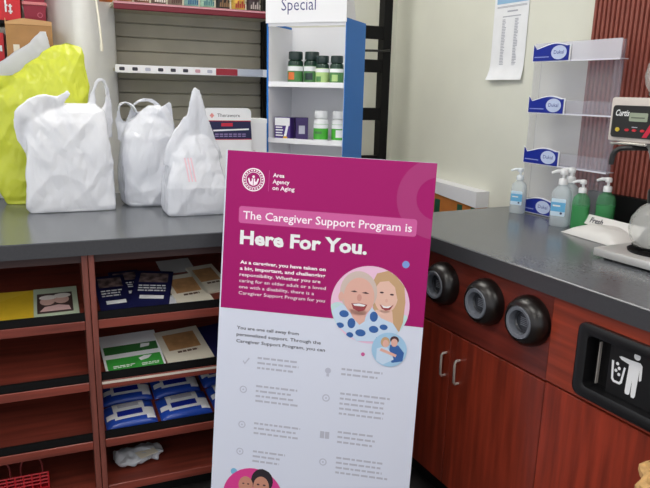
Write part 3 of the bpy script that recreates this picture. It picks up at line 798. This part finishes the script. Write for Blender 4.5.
obj('clear_insert', bx(.745+dx, .86+dx, -.276, -.2725, 1.424, 1.452), mat('grey_clear', (190, 194, 202), .25), sh2)
# snack packs on the top shelf
pk_cols = [((176, 96, 50), (120, 60, 30)), ((150, 92, 60), (214, 190, 160)), ((110, 66, 52), (190, 170, 160)), ((96, 78, 74), (200, 190, 188)), ((120, 104, 96), (80, 52, 46)), ((130, 170, 168), (40, 90, 130)), ((150, 186, 170), (60, 110, 120)), ((34, 30, 34), (120, 90, 60)), ((196, 160, 70), (150, 40, 40)), ((60, 48, 52), (160, 150, 150))]
adj = ['orange brown', 'tan', 'dark brown', 'grey brown', 'taupe', 'teal', 'pale green', 'black', 'yellow and red', 'charcoal']
for i, (c1, c2) in enumerate(pk_cols):
    x = .215+i*.0675
    e = empty('snack_pack', L(x, 2.845, 1.6925), LA); tag(e, adj[i]+' snack pack on the shelf with the red lip', 'snack pack', 'snack packs on the red lipped shelf')
    bm = B(); N = 10; G = {}
    for a in range(N+1):
        for b in range(N+1):
            u, v_ = a/N*2-1, b/N
            th = .022*(1-u**4)*(math.sin(math.pi*min(1, v_*1.02+.0))**.6 if 0 < v_ < 1 else 0)+.0012
            for s in (-1, 1): G[a, b, s] = bm.verts.new((u*.030, s*th, v_*.16))
    for a in range(N):
        for b in range(N):
            for s in (-1, 1): bm.faces.new((G[a, b, s], G[a+1, b, s], G[a+1, b+1, s], G[a, b+1, s]))
    for a in range(N):
        for q in (0, N):
            bm.faces.new((G[a, q, -1], G[a+1, q, -1], G[a+1, q, 1], G[a, q, 1])); bm.faces.new((G[q, a, -1], G[q, a+1, -1], G[q, a+1, 1], G[q, a, 1]))
    obj('pouch', bm, mat('pouch_%d' % i, c1, .3, var=.45, scale=50), e, True)
    bm = B()
    for j in range(5):
        a = -.018+j*.009; poly(bm, [(a, .012), (a+.006, .012), (a+.007, .03+.012*(j % 2)), (a+.001, .028+.01*(j % 2))], -.0235)
    obj('print', bm, mat('pouch_print_%d' % i, c2, .4), e)
# free-standing black slotted upright with brackets at the right
e = empty('slotted_upright', L(1.545, 2.98, 0), LA); tag(e, 'black slotted steel upright with short bracket arms by the wall', 'upright')
obj('post', bx(-.022, .022, -.03, .03, 0, 2.4), blackm, e)
for z in (1.655, 1.495, 1.26, 1.02):
    obj('bracket', bx(-.15, -.022, -.026, -.006, z-.032, z+.03, bev=.003), blackm, e)
bm = B(); tube(bm, [(-.14, -.035, 1.565), (-.02, -.035, 1.568), (.012, -.035, 1.572)], .006); obj('rod', bm, mat('dark_rod', (70, 70, 70), .3, 1), e, True)

# column
e = empty('column', L(.118, 2.975, 0), LA+R(38)); tag(e, 'pale grey rounded square column behind the yellow bag', 'column')
pts = rrect(-.105, .105, -.105, .105, .035, 6)
bm = B(); prism(bm, pts, 0, 2.70, Matrix(((1,0,0,0),(0,0,1,0),(0,1,0,0),(0,0,0,1))))
obj('shaft', bm, mat('column_paint', (226, 225, 222), .5, var=.02), e, True)
e2 = empty('cable', L(.178, 2.845, 1.50), LA); tag(e2, 'short white cable hanging on the grey column', 'cable')
bm = B(); tube(bm, smooth_path([(-.01, 0, .60), (-.012, -.004, .3), (.0, -.006, .14), (.006, -.006, .06), (.007, -.004, .03)]), .0045); obj('wire', bm, mat('cream_cable', (244, 238, 222), .4), e2, True)
bm = B(); lathe(bm, [(0, 0), (.006, .002), (.006, .03), (0, .032)], 10); obj('plug', bm, MATS['cream_cable'], e2, True).location = (.007, -.004, 0)

# storage rack far left with bins
e = empty('storage_rack', L(-.30, 3.0, 0), LA); tag(e, 'black storage rack with red bins behind the yellow bag', 'rack')
for x in (-.30, .25):
    for y in (.11,): obj('post', bx(x-.012, x+.012, y-.012, y+.012, 0, 1.95), blackm, e)
for z in (.5, 1.0, 1.415, 1.592): obj('shelf', bx(-.33, .272, -.115 if z > 1.5 else -.165, .097, z, z+.012), blackm, e)
def bin_(name, x, y, z, w, h, d, m, label, cat, lidm=None, group=None):
    t = empty(name, L(x, y, z), LA); tag(t, label, cat, group)
    bm = B()
    tp = 1.08
    bb = [bm.verts.new(p) for p in ((-w/2, -d/2, 0), (w/2, -d/2, 0), (w/2, d/2, 0), (-w/2, d/2, 0))]
    tt = [bm.verts.new(p) for p in ((-w/2*tp, -d/2*tp, h), (w/2*tp, -d/2*tp, h), (w/2*tp, d/2*tp, h), (-w/2*tp, d/2*tp, h))]
    bm.faces.new(bb[::-1]); bm.faces.new(tt)
    for i in range(4): bm.faces.new((bb[i], bb[(i+1) % 4], tt[(i+1) % 4], tt[i]))
    obj('body', bm, m, t)
    if lidm: obj('lid', bx(-w/2*tp-.004, w/2*tp+.004, -d/2*tp-.004, d/2*tp+.004, h, h+.012, bev=.002), lidm, t)
    return t
redp = mat('red_plastic', (204, 22, 34), .35); marp = mat('maroon_plastic', (140, 20, 48), .4); card = mat('cardboard', (168, 124, 76), .7, var=.1, scale=18)
YB = 2.975
t = bin_('storage_bin', -.165, YB, 1.605, .115, .17, .15, redp, 'red plastic bin with white lettering on the upper rack shelf', 'bin', None, 'red bins on the rack')
for i in range(4): obj('lettering', poly(B(), rect(.015+.002*(i % 2), .030, .028+i*.016, .038+i*.016), -.0835), white, t) if False else None
bm = B()
for i, (x0, z0, x1, z1) in enumerate(((.004, .03, .010, .075), (.004, .052, .014, .058), (.020, .024, .026, .06), (.016, .03, .030, .036), (.017, .05, .030, .055))): poly(bm, rect(x0, x1, z0, z1), -.0825)
obj('lettering', bm, white, t)
t = bin_('storage_bin', -.055, YB, 1.605, .075, .062, .15, marp, 'maroon bin, lower of two stacked on the upper shelf', 'bin', mat('pink_lid', (206, 120, 124), .4), 'red bins on the rack')
obj('emblem', poly(B(), arcband(.018, .026, .007, .010, 0, 359, 16), -.0795), mat('rose_print', (190, 90, 110), .4), t)
t = bin_('storage_bin', -.055, YB, 1.6795, .075, .07, .15, marp, 'maroon bin, upper of two stacked, with pale tag', 'bin', None, 'red bins on the rack')
obj('tag', poly(B(), rect(.008, .034, .012, .036), -.0795), creamp, t)
t = bin_('storage_bin', -.213, YB, 1.4275, .07, .13, .14, redp, 'small red bin beside the cardboard box', 'bin', None, 'red bins on the rack')
obj('tag', poly(B(), rect(.008, .030, .06, .082), -.076), paper, t)
t = empty('cardboard_box', L(-.080, 2.915, 1.4275), LA); tag(t, 'open brown cardboard box between red bins on the rack', 'box')
obj('body', bx(-.083, .083, -.075, .055, 0, .160), card, t)
bm = B(); prism(bm, [(-.083, .160), (.083, .160), (.083, .176), (-.02, .184), (-.083, .168)], -.0765, -.0735); obj('flap', bm, mat('cardboard_inside', (196, 152, 104), .7), t)
bm = B(); box(bm, -.083, -.0815, -.073, -.035, .1605, .182); obj('flap', bm, MATS['cardboard_inside'], t)
obj('label', poly(B(), rect(-.060, -.038, .045, .085), -.0762), creamp, t); obj('label', poly(B(), rect(.045, .08, .03, .075), -.0762), paper, t)

# ------------------------------------------------------------------ medicine display tower on the counter
TX, TY, TA = .925, 2.46, LA+R(-45)
e = empty('display_tower', L(TX, TY, .9205), TA); tag(e, 'white and blue cardboard display tower with bottles on shelves', 'display stand')
x0, x1 = -.172, .168; H = .708; D = .225
obj('side_panel', bx(x0, x0+.006, 0, D, 0, H), bluem, e)
obj('inner_side', bx(x0+.0065, x0+.0085, .004, D-.006, .005, H-.01), white_card, e)
bm = B()  # blue right wing turned outwards
prism(bm, [(x1, 0), (x1+.003, 0), (x1+.003, H+.012), (x1, H+.004)], 0, D)
obj('side_panel', bm, bluem, e)
obj('inner_side', bx(x1-.003, x1-.0005, .004, D-.006, .005, H-.01), white_card, e)
obj('back_panel', bx(x0+.006, x1, D-.005, D, 0, H), white_card, e)
tray = mat('shelf_white', (238, 238, 242), .45)
for z in (.004, .235, .462): 
    s_ = obj('shelf', bx(x0+.009, x1-.004, .006, D-.007, z, z+.005), tray, e)
    obj('lip', bx(x0+.0075, x1-.0035, .0, .005, z-.004, z+.016), tray, s_)
obj('crossbar', bx(x0+.006, x1, 0, .005, H-.016, H+.004), tray, e)
hd = obj('header', bx(x0-.002, x1+.004, -.006, -.001, H-.004, H+.20), white_card, e)
bm = B(); prism(bm, [(.0, H+.016), (.11, H+.016), (.06, H+.13), (0, H+.2)], x1-.004, x1+.001, Matrix(((0,1,0,0),(1,0,0,0),(0,0,1,0),(0,0,0,1))))
obj('header_side', bm, white_card, e)
txt(hd, 'Special', x0+.068, H+.042, .046, mat('indigo_ink', (66, 66, 122), .5), -.0066, w=.148, bold=-.003)
txt(hd, 'Pharmacist', x0+.02, H+.13, .040, MATS['indigo_ink'], -.0046, w=.2) if False else None
def TL(x, y, z):
    a_ = R(-45); return L(TX+x*math.cos(a_)-y*math.sin(a_), TY+x*math.sin(a_)+y*math.cos(a_), .9205+z)
def px_bottle(x, y, z, h, r, body, cap, label, lbl_cols, trans=True):
    t = empty('pill_bottle', TL(x, y, z), TA); tag(t, label, 'bottle', 'pill bottles in the display tower')
    obj('body', lathe(B(), [(0, 0), (r*.92, 0), (r, .004), (r, h*.66), (r*.93, h*.72), (r*.72, h*.75), (r*.72, h*.77)], 24), body, t, True)
    rc_ = r*.90
    bm = lathe(B(), [(rc_*.98, h*.765), (rc_, h*.775), (rc_, h*.98), (rc_*.94, h), (0, h)], 24); obj('cap', bm, cap, t, True)
    lb = obj('label_wrap', lathe(B(), [(r+.0006, h*.08), (r+.0006, h*.58)], 24), lbl_cols[0], t, True)
    for k, (za, zb, m, a0, a1) in enumerate(lbl_cols[1]):
        bm = B(); n = 8; rr = r+.0012
        A_ = [bm.verts.new((rr*math.cos(R(a0+(a1-a0)*i/n)), rr*math.sin(R(a0+(a1-a0)*i/n)), h*za)) for i in range(n+1)]
        C_ = [bm.verts.new((rr*math.cos(R(a0+(a1-a0)*i/n)), rr*math.sin(R(a0+(a1-a0)*i/n)), h*zb)) for i in range(n+1)]
        for i in range(n): bm.faces.new((A_[i], A_[i+1], C_[i+1], C_[i]))
        obj('label_print', bm, m, lb, True)
    return t
dgreen = mat('dark_green_glass', (34, 62, 50), .15); dcap = mat('dark_cap', (30, 50, 48), .3); lgreen = mat('label_green', (74, 128, 72), .45); mgreen = mat('label_bright_green', (70, 170, 52), .4); orange = mat('label_orange', (216, 110, 50), .5); pgreen = mat('label_pale_green', (170, 200, 130), .5)
capw = mat('cap_white', (236, 238, 240), .35)
z1_ = .4675
px_bottle(-.096, .115, z1_, .134, .033, dgreen, dcap, 'dark green capped bottle with orange label patch in the display tower', (lgreen, [(.42, .56, paper, 180, 360), (.16, .38, orange, 235, 285)]))
px_bottle(-.026, .125, z1_, .134, .033, dgreen, dcap, 'dark green capped bottle second from left in display tower', (lgreen, [(.42, .56, paper, 180, 360), (.16, .36, dcap, 240, 300)]))
px_bottle(.040, .085, z1_, .116, .028, dgreen, dcap, 'shorter dark capped bottle with pale green label', (pgreen, [(.44, .56, paper, 180, 360), (.12, .3, lgreen, 230, 280)]))
px_bottle(.102, .085, z1_, .116, .028, dgreen, dcap, 'shorter dark capped bottle nearest the blue wing', (lgreen, [(.44, .56, paper, 180, 360), (.14, .36, pgreen, 250, 300)]))
z2_ = .2405
px_bottle(.044, .07, z2_, .125, .030, capw, capw, 'white bottle with bright green label in display tower', (mgreen, [(.44, .57, paper, 180, 360), (.26, .34, lgreen, 240, 300)]))
px_bottle(.116, .085, z2_, .125, .028, capw, capw, 'white capped bottle with green label beside the blue wing', (mgreen, [(.44, .57, paper, 180, 360), (.16, .40, paper, 270, 330)]))
t = empty('medicine_box', TL(-.118, .06, z2_), TA+R(2)); tag(t, 'purple and white medicine box on lower tower shelf', 'box')
purple = mat('purple_card', (74, 48, 130), .4)
obj('carton', bx(-.036, .036, -.024, .024, 0, .094, bev=.0015), purple, t)
obj('white_band', poly(B(), rect(-.034, .034, .060, .092), -.0246), paper, t)
obj('swoosh', poly(B(), [(.006, .012), (.018, .012), (.034, .085), (.024, .085)], -.0250), paper, t)
obj('yellow_mark', poly(B(), disc(.014, .010, .010, .007, 14), -.0252), mat('yellow_print', (226, 170, 40), .5), t)
bm = B()
for i in range(4): poly(bm, rect(-.030, .000+.004*(i % 2), .050-i*.011, .055-i*.011), -.0250)
obj('lettering', bm, paper, t)
t2b = empty('medicine_box', TL(-.048, .075, z2_), TA+R(35)); tag(t2b, 'dark purple medicine box turned sideways beside purple white box', 'box')
obj('carton', bx(-.026, .026, -.02, .02, 0, .095, bev=.0015), mat('dark_purple_card', (58, 40, 96), .4), t2b)
obj('panel', poly(B(), rect(-.014, .012, .028, .062), -.0206), greyink, t2b)

# counter card behind the bags
e = empty('counter_card', L(.615, 2.47, .9205), LA); tag(e, 'white counter card with navy panel behind the carton bag', 'card')
bm = B(); prism(bm, [(p[0], p[1]) for p in rrect(-.10, .090, 0, .372, .018)], 0, .005); obj('card', bm, paper, e)
nv = obj('navy_panel', poly(B(), [(-.082, .345), (.088, .345), (.088, .250), (-.072, .250)], -.0005) if False else poly(B(), [(-.082, .322), (.088, .322), (.092, .252), (-.070, .252)], -.0005), navy, e)
for i, (x0_, x1_, z_, h_, m) in enumerate(((-.080, .088, .3215, .003, redink), (-.07, .092, .2505, .003, redink), (-.03, .015, .302, .013, redink))): obj('red_bar', poly(B(), rect(x0_, x1_, z_, z_+h_), -.0009), m, nv)
obj('white_line', poly(B(), [(-.062, .283), (.080, .288), (.080, .294), (-.062, .289)], -.0009), paper, nv)
for zz in (.270, .262):
    bm = B(); x = -.055
    while x < .065: poly(bm, rect(x, x+.014, zz, zz+.004), -.0009); x += .018
    obj('small_print', bm, mat('mauve_ink', (150, 130, 180), .5), nv)
txt(e, 'Theraworx', -.045, .338, .013, darkink, -.0006, w=.09)
obj('logo', poly(B(), [(-.066, .333), (-.057, .343), (-.066, .353), (-.075, .343)], -.0006), mat('salmon_print', (226, 150, 146), .5), e)
obj('stand_foot', bx(-.06, .06, .006, .05, 0, .004), paper, e)
e = empty('carton', L(.738, 2.57, .9205), LA); tag(e, 'plain white carton between counter card and blue tower', 'box')
obj('body', bx(-.05, .05, -.04, .045, 0, .326, bev=.002), white_card, e)
obj('rim', bx(-.051, .051, -.041, .046, .312, .329), white, e)
obj('mark', poly(B(), disc(-.004, .19, .012, n=14), -.0415), mat('rose_mark', (200, 150, 170), .5), e)

# ------------------------------------------------------------------ right wall items
# notice
e = empty('notice', (1.9635, 2.118, 1.40), RA); tag(e, 'white paper notice with blue header taped to the wall', 'notice')
bm = B(); G = {}; N, Mm = 6, 24; nw, nh = .2, .48
for i in range(N+1):
    for j in range(Mm+1):
        u, v_ = i/N, j/Mm
        curl = -.022*max(0, (.16-v_)/.16)**2*(1-.4*u)-.002
        G[i, j] = bm.verts.new((-.1+u*nw, curl-.001, .03+v_*nh + .012*u*(v_ < .01)*0))
for i in range(N):
    for j in range(Mm): bm.faces.new((G[i, j], G[i+1, j], G[i+1, j+1], G[i, j+1]))
r = bmesh.ops.extrude_face_region(bm, geom=list(bm.faces))
for v in r['geom']:
    if isinstance(v, bmesh.types.BMVert): v.co.y += .0008
sheet = obj('sheet', bm, paper, e, True)
obj('blue_header', poly(B(), rect(-.085, .098, .338, .40), -.0042), mat('sky_print', (150, 190, 222), .5), e)
bm = B()
rnd = random.Random(3)
for z in (.326, .322): poly(bm, rect(-.082, .09, z, z+.0025), -.0040)
poly(bm, rect(-.02, .04, .303, .309), -.0040); poly(bm, rect(-.045, .06, .284, .288), -.0040)
for k in range(34):
    z = .272-k*.0062
    for x in (-.045, .028): poly(bm, rect(x, x+rnd.uniform(.014, .024), z, z+.0034), -.0040)
for z in (.053, .042): poly(bm, rect(-.07, .07, z+.012, z+.015), -.0062)
obj('print', bm, mat('pale_ink', (178, 180, 190), .6), e)
# acrylic dispenser rack
e = empty('acrylic_dispenser', (1.852, 1.857, .9205), RA); tag(e, 'clear acrylic four tier dispenser with blue labels against the wall', 'dispenser')
acr = bpy.data.materials.new('clear_acrylic'); acr.use_nodes = True; MATS['clear_acrylic'] = acr
nt = acr.node_tree; b = nt.nodes['Principled BSDF']
b.inputs['Base Color'].default_value = (.86, .86, .93, 1); b.inputs['Roughness'].default_value = .12
trn = nt.nodes.new('ShaderNodeBsdfTransparent'); trn.inputs[0].default_value = (.93, .93, .96, 1)
mx = nt.nodes.new('ShaderNodeMixShader'); mx.inputs[0].default_value = .11
nt.links.new(trn.outputs[0], mx.inputs[1]); nt.links.new(b.outputs[0], mx.inputs[2]); nt.links.new(mx.outputs[0], nt.nodes['Material Output'].inputs[0])
acr2 = acr.copy(); acr2.name = 'frosted_acrylic'; acr2.node_tree.nodes['Mix Shader'].inputs[0].default_value = .5
Wd = .385; Dp = .045
obj('back_sheet', bx(0, Wd-.022, Dp-.003, Dp, 0, .636), acr, e)
obj('end_sheet', bx(0, .003, .005, Dp-.0035, 0, .60), acr, e); obj('end_sheet', bx(Wd-.026, Wd-.023, .005, Dp-.0035, 0, .60), acr, e)
def label_shape(w, h):
    pts = [(0, 0), (w, 0), (w, h*.84)]
    for i in range(1, 13):
        u = 1-i/12
        pts.append((w*u, h*(.80+.16*math.sin((u-.30)*math.pi*1.45+.1) if u > .0 else .92)))
    pts[-1] = (0, h*.94)
    return pts
for i, z in enumerate((.008, .197, .387, .574)):
    tr = obj('tray', bx(.0035, Wd-.0035, .008, Dp-.0035, z-.004, z-.001), acr2, e)
    obj('tray_lip', bx(.0035, Wd-.0035, .001, .004, z-.004, z+(.062 if i == 3 else .045)), acr if i != 3 else acr2, e)
    obj('tray_edge', bx(.0035, Wd-.0035, -.001, .0005, z-.006, z-.001), mat('edge_white', (226, 226, 236), .3), e)
    lw, lh = .178, .070
    for off, m, k, dy in ((0, white, 1.0, -.0060), (.005, navy2, .93, -.0085)):
        pts = [(p[0]*(1-.06*(k < 1))+off, p[1]*(1-.13*(k < 1))+off*.8) for p in label_shape(lw, lh)]
        q = prism(B(), [(p[0], z-.006+p[1]) for p in pts], dy, dy+.0022)
        o = obj('label' if k == 1 else 'blue_field', q, m, e)
    obj('label_oval', poly(B(), disc(.128, z+.026, .036, .0245, 24), -.0094), mat('pale_blue_oval', (196, 208, 236), .4), e)
    txt(e, 'Dukal', .128, z+.021, .013, navy2, -.0098, w=.046, align='C')
    txt(e, 'DISPENSER', .012, z+.010, .007, white, -.0092, w=.07) if False else obj('label_line', poly(B(), [(.012, z+.010), (.082, z+.010), (.082, z+.0135), (.012, z+.0135)], -.0092), mat('pale_blue_line', (150, 160, 220), .4), e)

# sanitiser and soap bottles
def pump_bottle(x, y, rz, liquid, label, kind, hscale=1, cap=None, group='pump bottles on the right counter', z=.9205):
    t = empty('pump_bottle', (x, y, z), rz); tag(t, label, 'bottle', group)
    s = hscale
    bm = B()
    secs = [(0, .028, .019), (.004, .031, .022), (.06, .031, .022), (.10, .0305, .0215), (.118, .027, .019), (.128, .018, .014), (.133, .012, .012), (.140, .012, .012)]
    rings = []
    for zz, hw, hd in secs:
        rg = []
        for i in range(28):
            a = 2*math.pi*i/28; c, q = math.cos(a), math.sin(a); ex = 2/3.2 if zz < .12 else 1
            rg.append(bm.verts.new((math.copysign(abs(c)**ex, c)*hw*s, math.copysign(abs(q)**ex, q)*hd*s, zz*s)))
        rings.append(rg)
    for a, b in zip(rings, rings[1:]):
        for i in range(28): bm.faces.new((a[i], a[(i+1) % 28], b[(i+1) % 28], b[i]))
    bm.faces.new(rings[0][::-1]); bm.faces.new(rings[-1])
    bd = obj('bottle', bm, liquid, t, True)
    cw = cap or capw
    pb = B(); lathe(pb, [(.0145*s, .136*s), (.0145*s, .152*s), (.012*s, .155*s), (.005*s, .156*s), (.005*s, .170*s)], 16)
    pm = obj('pump', pb, cw, t, True)
    nb = B(); lathe(nb, [(0, .168*s), (.011*s, .168*s), (.012*s, .172*s), (.011*s, .181*s), (.008*s, .184*s), (0, .185*s)], 16)
    tube(nb, [(0, 0, .178*s), (-.020*s, -.010*s, .178*s), (-.034*s, -.017*s, .172*s)], [.006*s, .0055*s, .004*s], 8)
    obj('nozzle', nb, cw, pm, True)
    if kind == 'soap':
        lq = B(); lathe(lq, [(0, .003), (.0285*s, .003), (.0295*s, .01), (.0295*s, .088*s), (0, .088*s)], 24, None, 1.0, .70); obj('liquid', lq, soapliq, bd, True)
    if kind == 'gel':
        obj('label', poly(B(), rrect(-.024*s, .022*s, .035*s, .092*s, .004), -.0228*s), mat('label_pale', (206, 226, 242), .4), t)
        obj('label_blue', poly(B(), rect(-.024*s, .022*s, .050*s, .080*s), -.0234*s), mat('label_cyan', (104, 178, 222), .4), t)
        obj('label_mark', poly(B(), disc(.010*s, .045*s, .004*s, n=12), -.0236*s), mat('label_dark_mark', (50, 70, 110), .4), t)
        obj('label_text', poly(B(), rect(-.018*s, .006*s, .066*s, .071*s), -.0238*s), white, t)
    return t
gel = bpy.data.materials.new('clear_gel'); gel.use_nodes = True
nt = gel.node_tree; b = nt.nodes['Principled BSDF']; b.inputs['Base Color'].default_value = (.88, .93, .97, 1); b.inputs['Roughness'].default_value = .08
tr_ = nt.nodes.new('ShaderNodeBsdfTransparent'); tr_.inputs[0].default_value = (.90, .94, .95, 1)
mx = nt.nodes.new('ShaderNodeMixShader'); mx.inputs[0].default_value = .34
nt.links.new(tr_.outputs[0], mx.inputs[1]); nt.links.new(b.outputs[0], mx.inputs[2]); nt.links.new(mx.outputs[0], nt.nodes['Material Output'].inputs[0])
soap = gel.copy(); soap.name = 'green_soap'; nt = soap.node_tree
nt.nodes['Principled BSDF'].inputs['Base Color'].default_value = (.055, .36, .16, 1); nt.nodes['Transparent BSDF'].inputs[0].default_value = (.35, .85, .5, 1); nt.nodes['Mix Shader'].inputs[0].default_value = .6
soapliq = mat('green_liquid', (62, 168, 96), .2, transl=.3)
nt.nodes['Principled BSDF'].inputs['Base Color'].default_value = (.20, .55, .30, 1); nt.nodes['Transparent BSDF'].inputs[0].default_value = (.62, .92, .70, 1); nt.nodes['Mix Shader'].inputs[0].default_value = .25
clearcap = gel.copy(); clearcap.name = 'milky_cap'; clearcap.node_tree.nodes['Mix Shader'].inputs[0].default_value = .75
pump_bottle(1.806, 1.822, RA+R(28), gel, 'clear sanitiser pump bottle with blue label at the far counter corner', 'gel', .95, clearcap)
pump_bottle(1.762, 1.572, RA+R(25), gel, 'clear sanitiser pump bottle with blue label beside green soap', 'gel', 1.08)
pump_bottle(1.815, 1.585, RA+R(25), gel, 'clear pump bottle without label behind the green soap', 'plain', 1.10)
pump_bottle(1.785, 1.505, RA+R(25), soap, 'green soap pump bottle in front, next to clear sanitiser', 'soap', .93)
pump_bottle(1.838, 1.448, RA+R(25), soap, 'green soap pump bottle behind, next to black backsplash', 'soap', 1.0)

# coffee filter packet
t = empty('coffee_packet', (1.738, 1.36, .9205), RA+R(-6)); tag(t, 'crumpled white coffee packet lying beside the brewer', 'packet')
bm = B(); N = 16; G = {}
w_, d_ = .25, .13
for i in range(N+1):
    for j in range(N+1):
        u, v_ = i/N*2-1, j/N*2-1
        hgt = .040*max(0, (1-abs(u)**2.2))**.7*max(0, (1-abs(v_)**2.5))**.6+.002+.006*noise.noise(Vector((u*2.5, v_*2.5, 4)))*(1-abs(u)**4)
        for s in (0, 1): G[i, j, s] = bm.verts.new((u*w_/2, v_*d_/2, max(.0015, hgt) if s else .0003))
for i in range(N):
    for j in range(N):
        bm.faces.new((G[i, j, 1], G[i+1, j, 1], G[i+1, j+1, 1], G[i, j+1, 1])); bm.faces.new((G[i, j, 0], G[i, j+1, 0], G[i+1, j+1, 0], G[i+1, j, 0]))
for i in range(N):
    for q in (0, N):
        bm.faces.new((G[i, q, 0], G[i+1, q, 0], G[i+1, q, 1], G[i, q, 1])); bm.faces.new((G[q, i, 0], G[q, i+1, 0], G[q, i+1, 1], G[q, i, 1]))
obj('pouch', bm, mat('packet_white', (226, 224, 222), .45), t, True)
mq = Matrix.Translation((-.005, .028, .026)) @ Matrix.Rotation(R(-32), 4, 'X')
sl_ = obj('top_seal', bx(-.118, .115, 0, .002, 0, .036, mtx=mq), MATS['packet_white'], t)
txt(t, 'Fresh', -.098, .009, .018, darkink, -.0006, w=.055, bold=.03, mtx=mq)

# coffee brewer
e = empty('coffee_brewer', (1.5, 1.205, .9205), RA); tag(e, 'steel coffee brewer with black control panel on the counter', 'coffee brewer')
bw = .30
obj('base', bx(0, bw, 0, .40, .006, .030, bev=.004, seg=2), steel, e, True)
for x in (.03, bw-.03):
    for y in (.03, .37): obj('foot', lathe(B(), [(0, 0), (.012, 0), (.012, .006), (0, .006)], 12, Matrix.Translation((x, y, 0))), black, e)
obj('warmer_plate', lathe(B(), [(.078, .0305), (.080, .036), (.070, .038), (0, .038)], 32, Matrix.Translation((.120, .115, 0))), blackm, e, True)
obj('rear_column', bx(.02, bw-.02, .25, .40, .031, .33), steel, e)
hd = obj('head', bx(0, bw, 0, .40, .330, .446, bev=.006, seg=2), cream, e, True)
cp = obj('control_panel', prism(B(), rrect(.012, bw-.012, .342, .425, .008), -.004, .001), mat('panel_black', (26, 25, 28), .3), e)
txt(cp, 'Curtis', .022, .398, .016, white, -.0046, w=.042, shear=.3, bold=.02)
obj('display', poly(B(), rrect(.064, .118, .385, .407, .003), -.0046), mat('lcd', (150, 160, 140), .35), cp)
obj('display_text', poly(B(), rect(.070, .110, .393, .396), -.0050), mat('lcd_ink', (90, 98, 84), .4), cp)
for x, c_, nm in ((.033, (206, 178, 60), 'btn_yellow'), (.062, (200, 40, 54), 'btn_red'), (.084, (200, 40, 54), 'btn_red'), (.108, (200, 40, 54), 'btn_red')):
    obj('button', prism(B(), disc(x, .362, .0062, .0055 if nm == 'btn_yellow' else .0034, 16), -.0065, -.004), mat(nm, c_, .35), cp)
obj('indicator_text', poly(B(), rect(.075, .092, .369, .371), -.0046), greyink, cp)
obj('red_stripe', poly(B(), [(.108, .345), (.122, .345), (.150, .395), (.136, .395)], -.0046), redink, cp)
bk = obj('brew_basket', lathe(B(), [(.058, .245), (.072, .300), (.080, .315), (.084, .318), (.084, .327), (.0, .327), ], 32, Matrix.Translation((.150, .10, 0))), steel, e, True)
bm = B(); tube(bm, smooth_path([(.10, .05, .316), (.075, .0, .316), (.055, -.015, .312), (.044, -.022, .298), (.040, -.022, .27)]), .007, 8); obj('basket_handle', bm, black, bk, True)
bm = B(); tube(bm, [(.0, .02, .322), (.05, .0, .327), (.12, .0, .327)], .004); obj('basket_rail', bm, chrome, bk, True)
# decanters
glass = gel.copy(); glass.name = 'decanter_glass'; nt = glass.node_tree; nt.nodes['Principled BSDF'].inputs['Base Color'].default_value = (.82, .82, .80, 1); nt.nodes['Mix Shader'].inputs[0].default_value = .32; nt.nodes['Transparent BSDF'].inputs[0].default_value = (.96, .96, .95, 1)
def decanter(x, y, z, label):
    t = empty('coffee_decanter', (x, y, z), RA); tag(t, label, 'decanter', 'glass coffee decanters')
    bm = lathe(B(), [(0, 0), (.055, 0), (.062, .004), (.079, .030), (.084, .055), (.079, .085), (.062, .112), (.042, .128), (.038, .140), (.044, .160)], 40)
    obj('bowl', bm, glass, t, True)
    obj('base_ring', lathe(B(), [(.056, .0005), (.066, .003), (.0695, .010), (.067, .012)], 40), black, t, True)
    c = obj('collar', lathe(B(), [(.0385, .128), (.045, .130), (.047, .158), (.045, .165), (.039, .165)], 32), black, t, True)
    bm = B(); tube(bm, smooth_path([(.02, .045, .155), (.03, .09, .155), (.038, .118, .14), (.038, .118, .09), (.036, .112, .05)]), .010); obj('handle', bm, black, c, True)
    return t
decanter(1.615, 1.085, .9590, 'round empty glass coffee decanter on the brewer warmer')
decanter(1.600, 1.085, 1.3675, 'round glass coffee decanter on top of the brewer')

# striped bin beyond the counter
e = empty('striped_bin', (1.90, 2.35, 0), RA); tag(e, 'orange and green striped bin with white lid beyond the counter', 'bin')
org = mat('orange_card', (196, 118, 52), .5, var=.1, scale=15); gr = mat('dark_green_card', (26, 84, 62), .5)
bm = B(); prism(bm, [(-.29, 0), (.188, 0), (.188, .8735), (-.18, .9035), (-.29, .9125)], 0, .06); obj('body', bm, org, e)
for a_, c_ in ((-.27, -.235), (-.115, -.075), (.055, .09), (.15, .175)): obj('green_stripe', bx(a_, c_, -.002, -.0003, .002, .872), gr, e)
bm = B(); prism(bm, [(-.30, .912), (-.18, .9045), (.19, .8745), (.188, .946), (-.30, .962)], -.008, .064); obj('lid', bm, white_card, e)

# tan woven basket at the right edge
e = empty('wicker_basket', (1.078, .532, 0), 0); tag(e, 'tan woven wicker basket on the floor at right edge', 'basket')
tanw = mat('wicker', (190, 150, 96), .6, var=.25, scale=60)
obj('liner', lathe(B(), [(0, .004), (.105, .004), (.122, .69), (.114, .69), (.097, .012), (0, .012)], 28), tanw, e, True)
for k in range(30):
    z = .012+k*.0235; rr = .108+.0155*z/.6*1.0
    bm = B(); n = 48
    tube(bm, [((rr+.006*math.sin(12*2*math.pi*i/n+(k % 2)*math.pi))*math.cos(2*math.pi*i/n), (rr+.006*math.sin(12*2*math.pi*i/n+(k % 2)*math.pi))*math.sin(2*math.pi*i/n), z) for i in range(n)], .0115, 6, True)
    obj('woven_strand', bm, tanw, e, True)
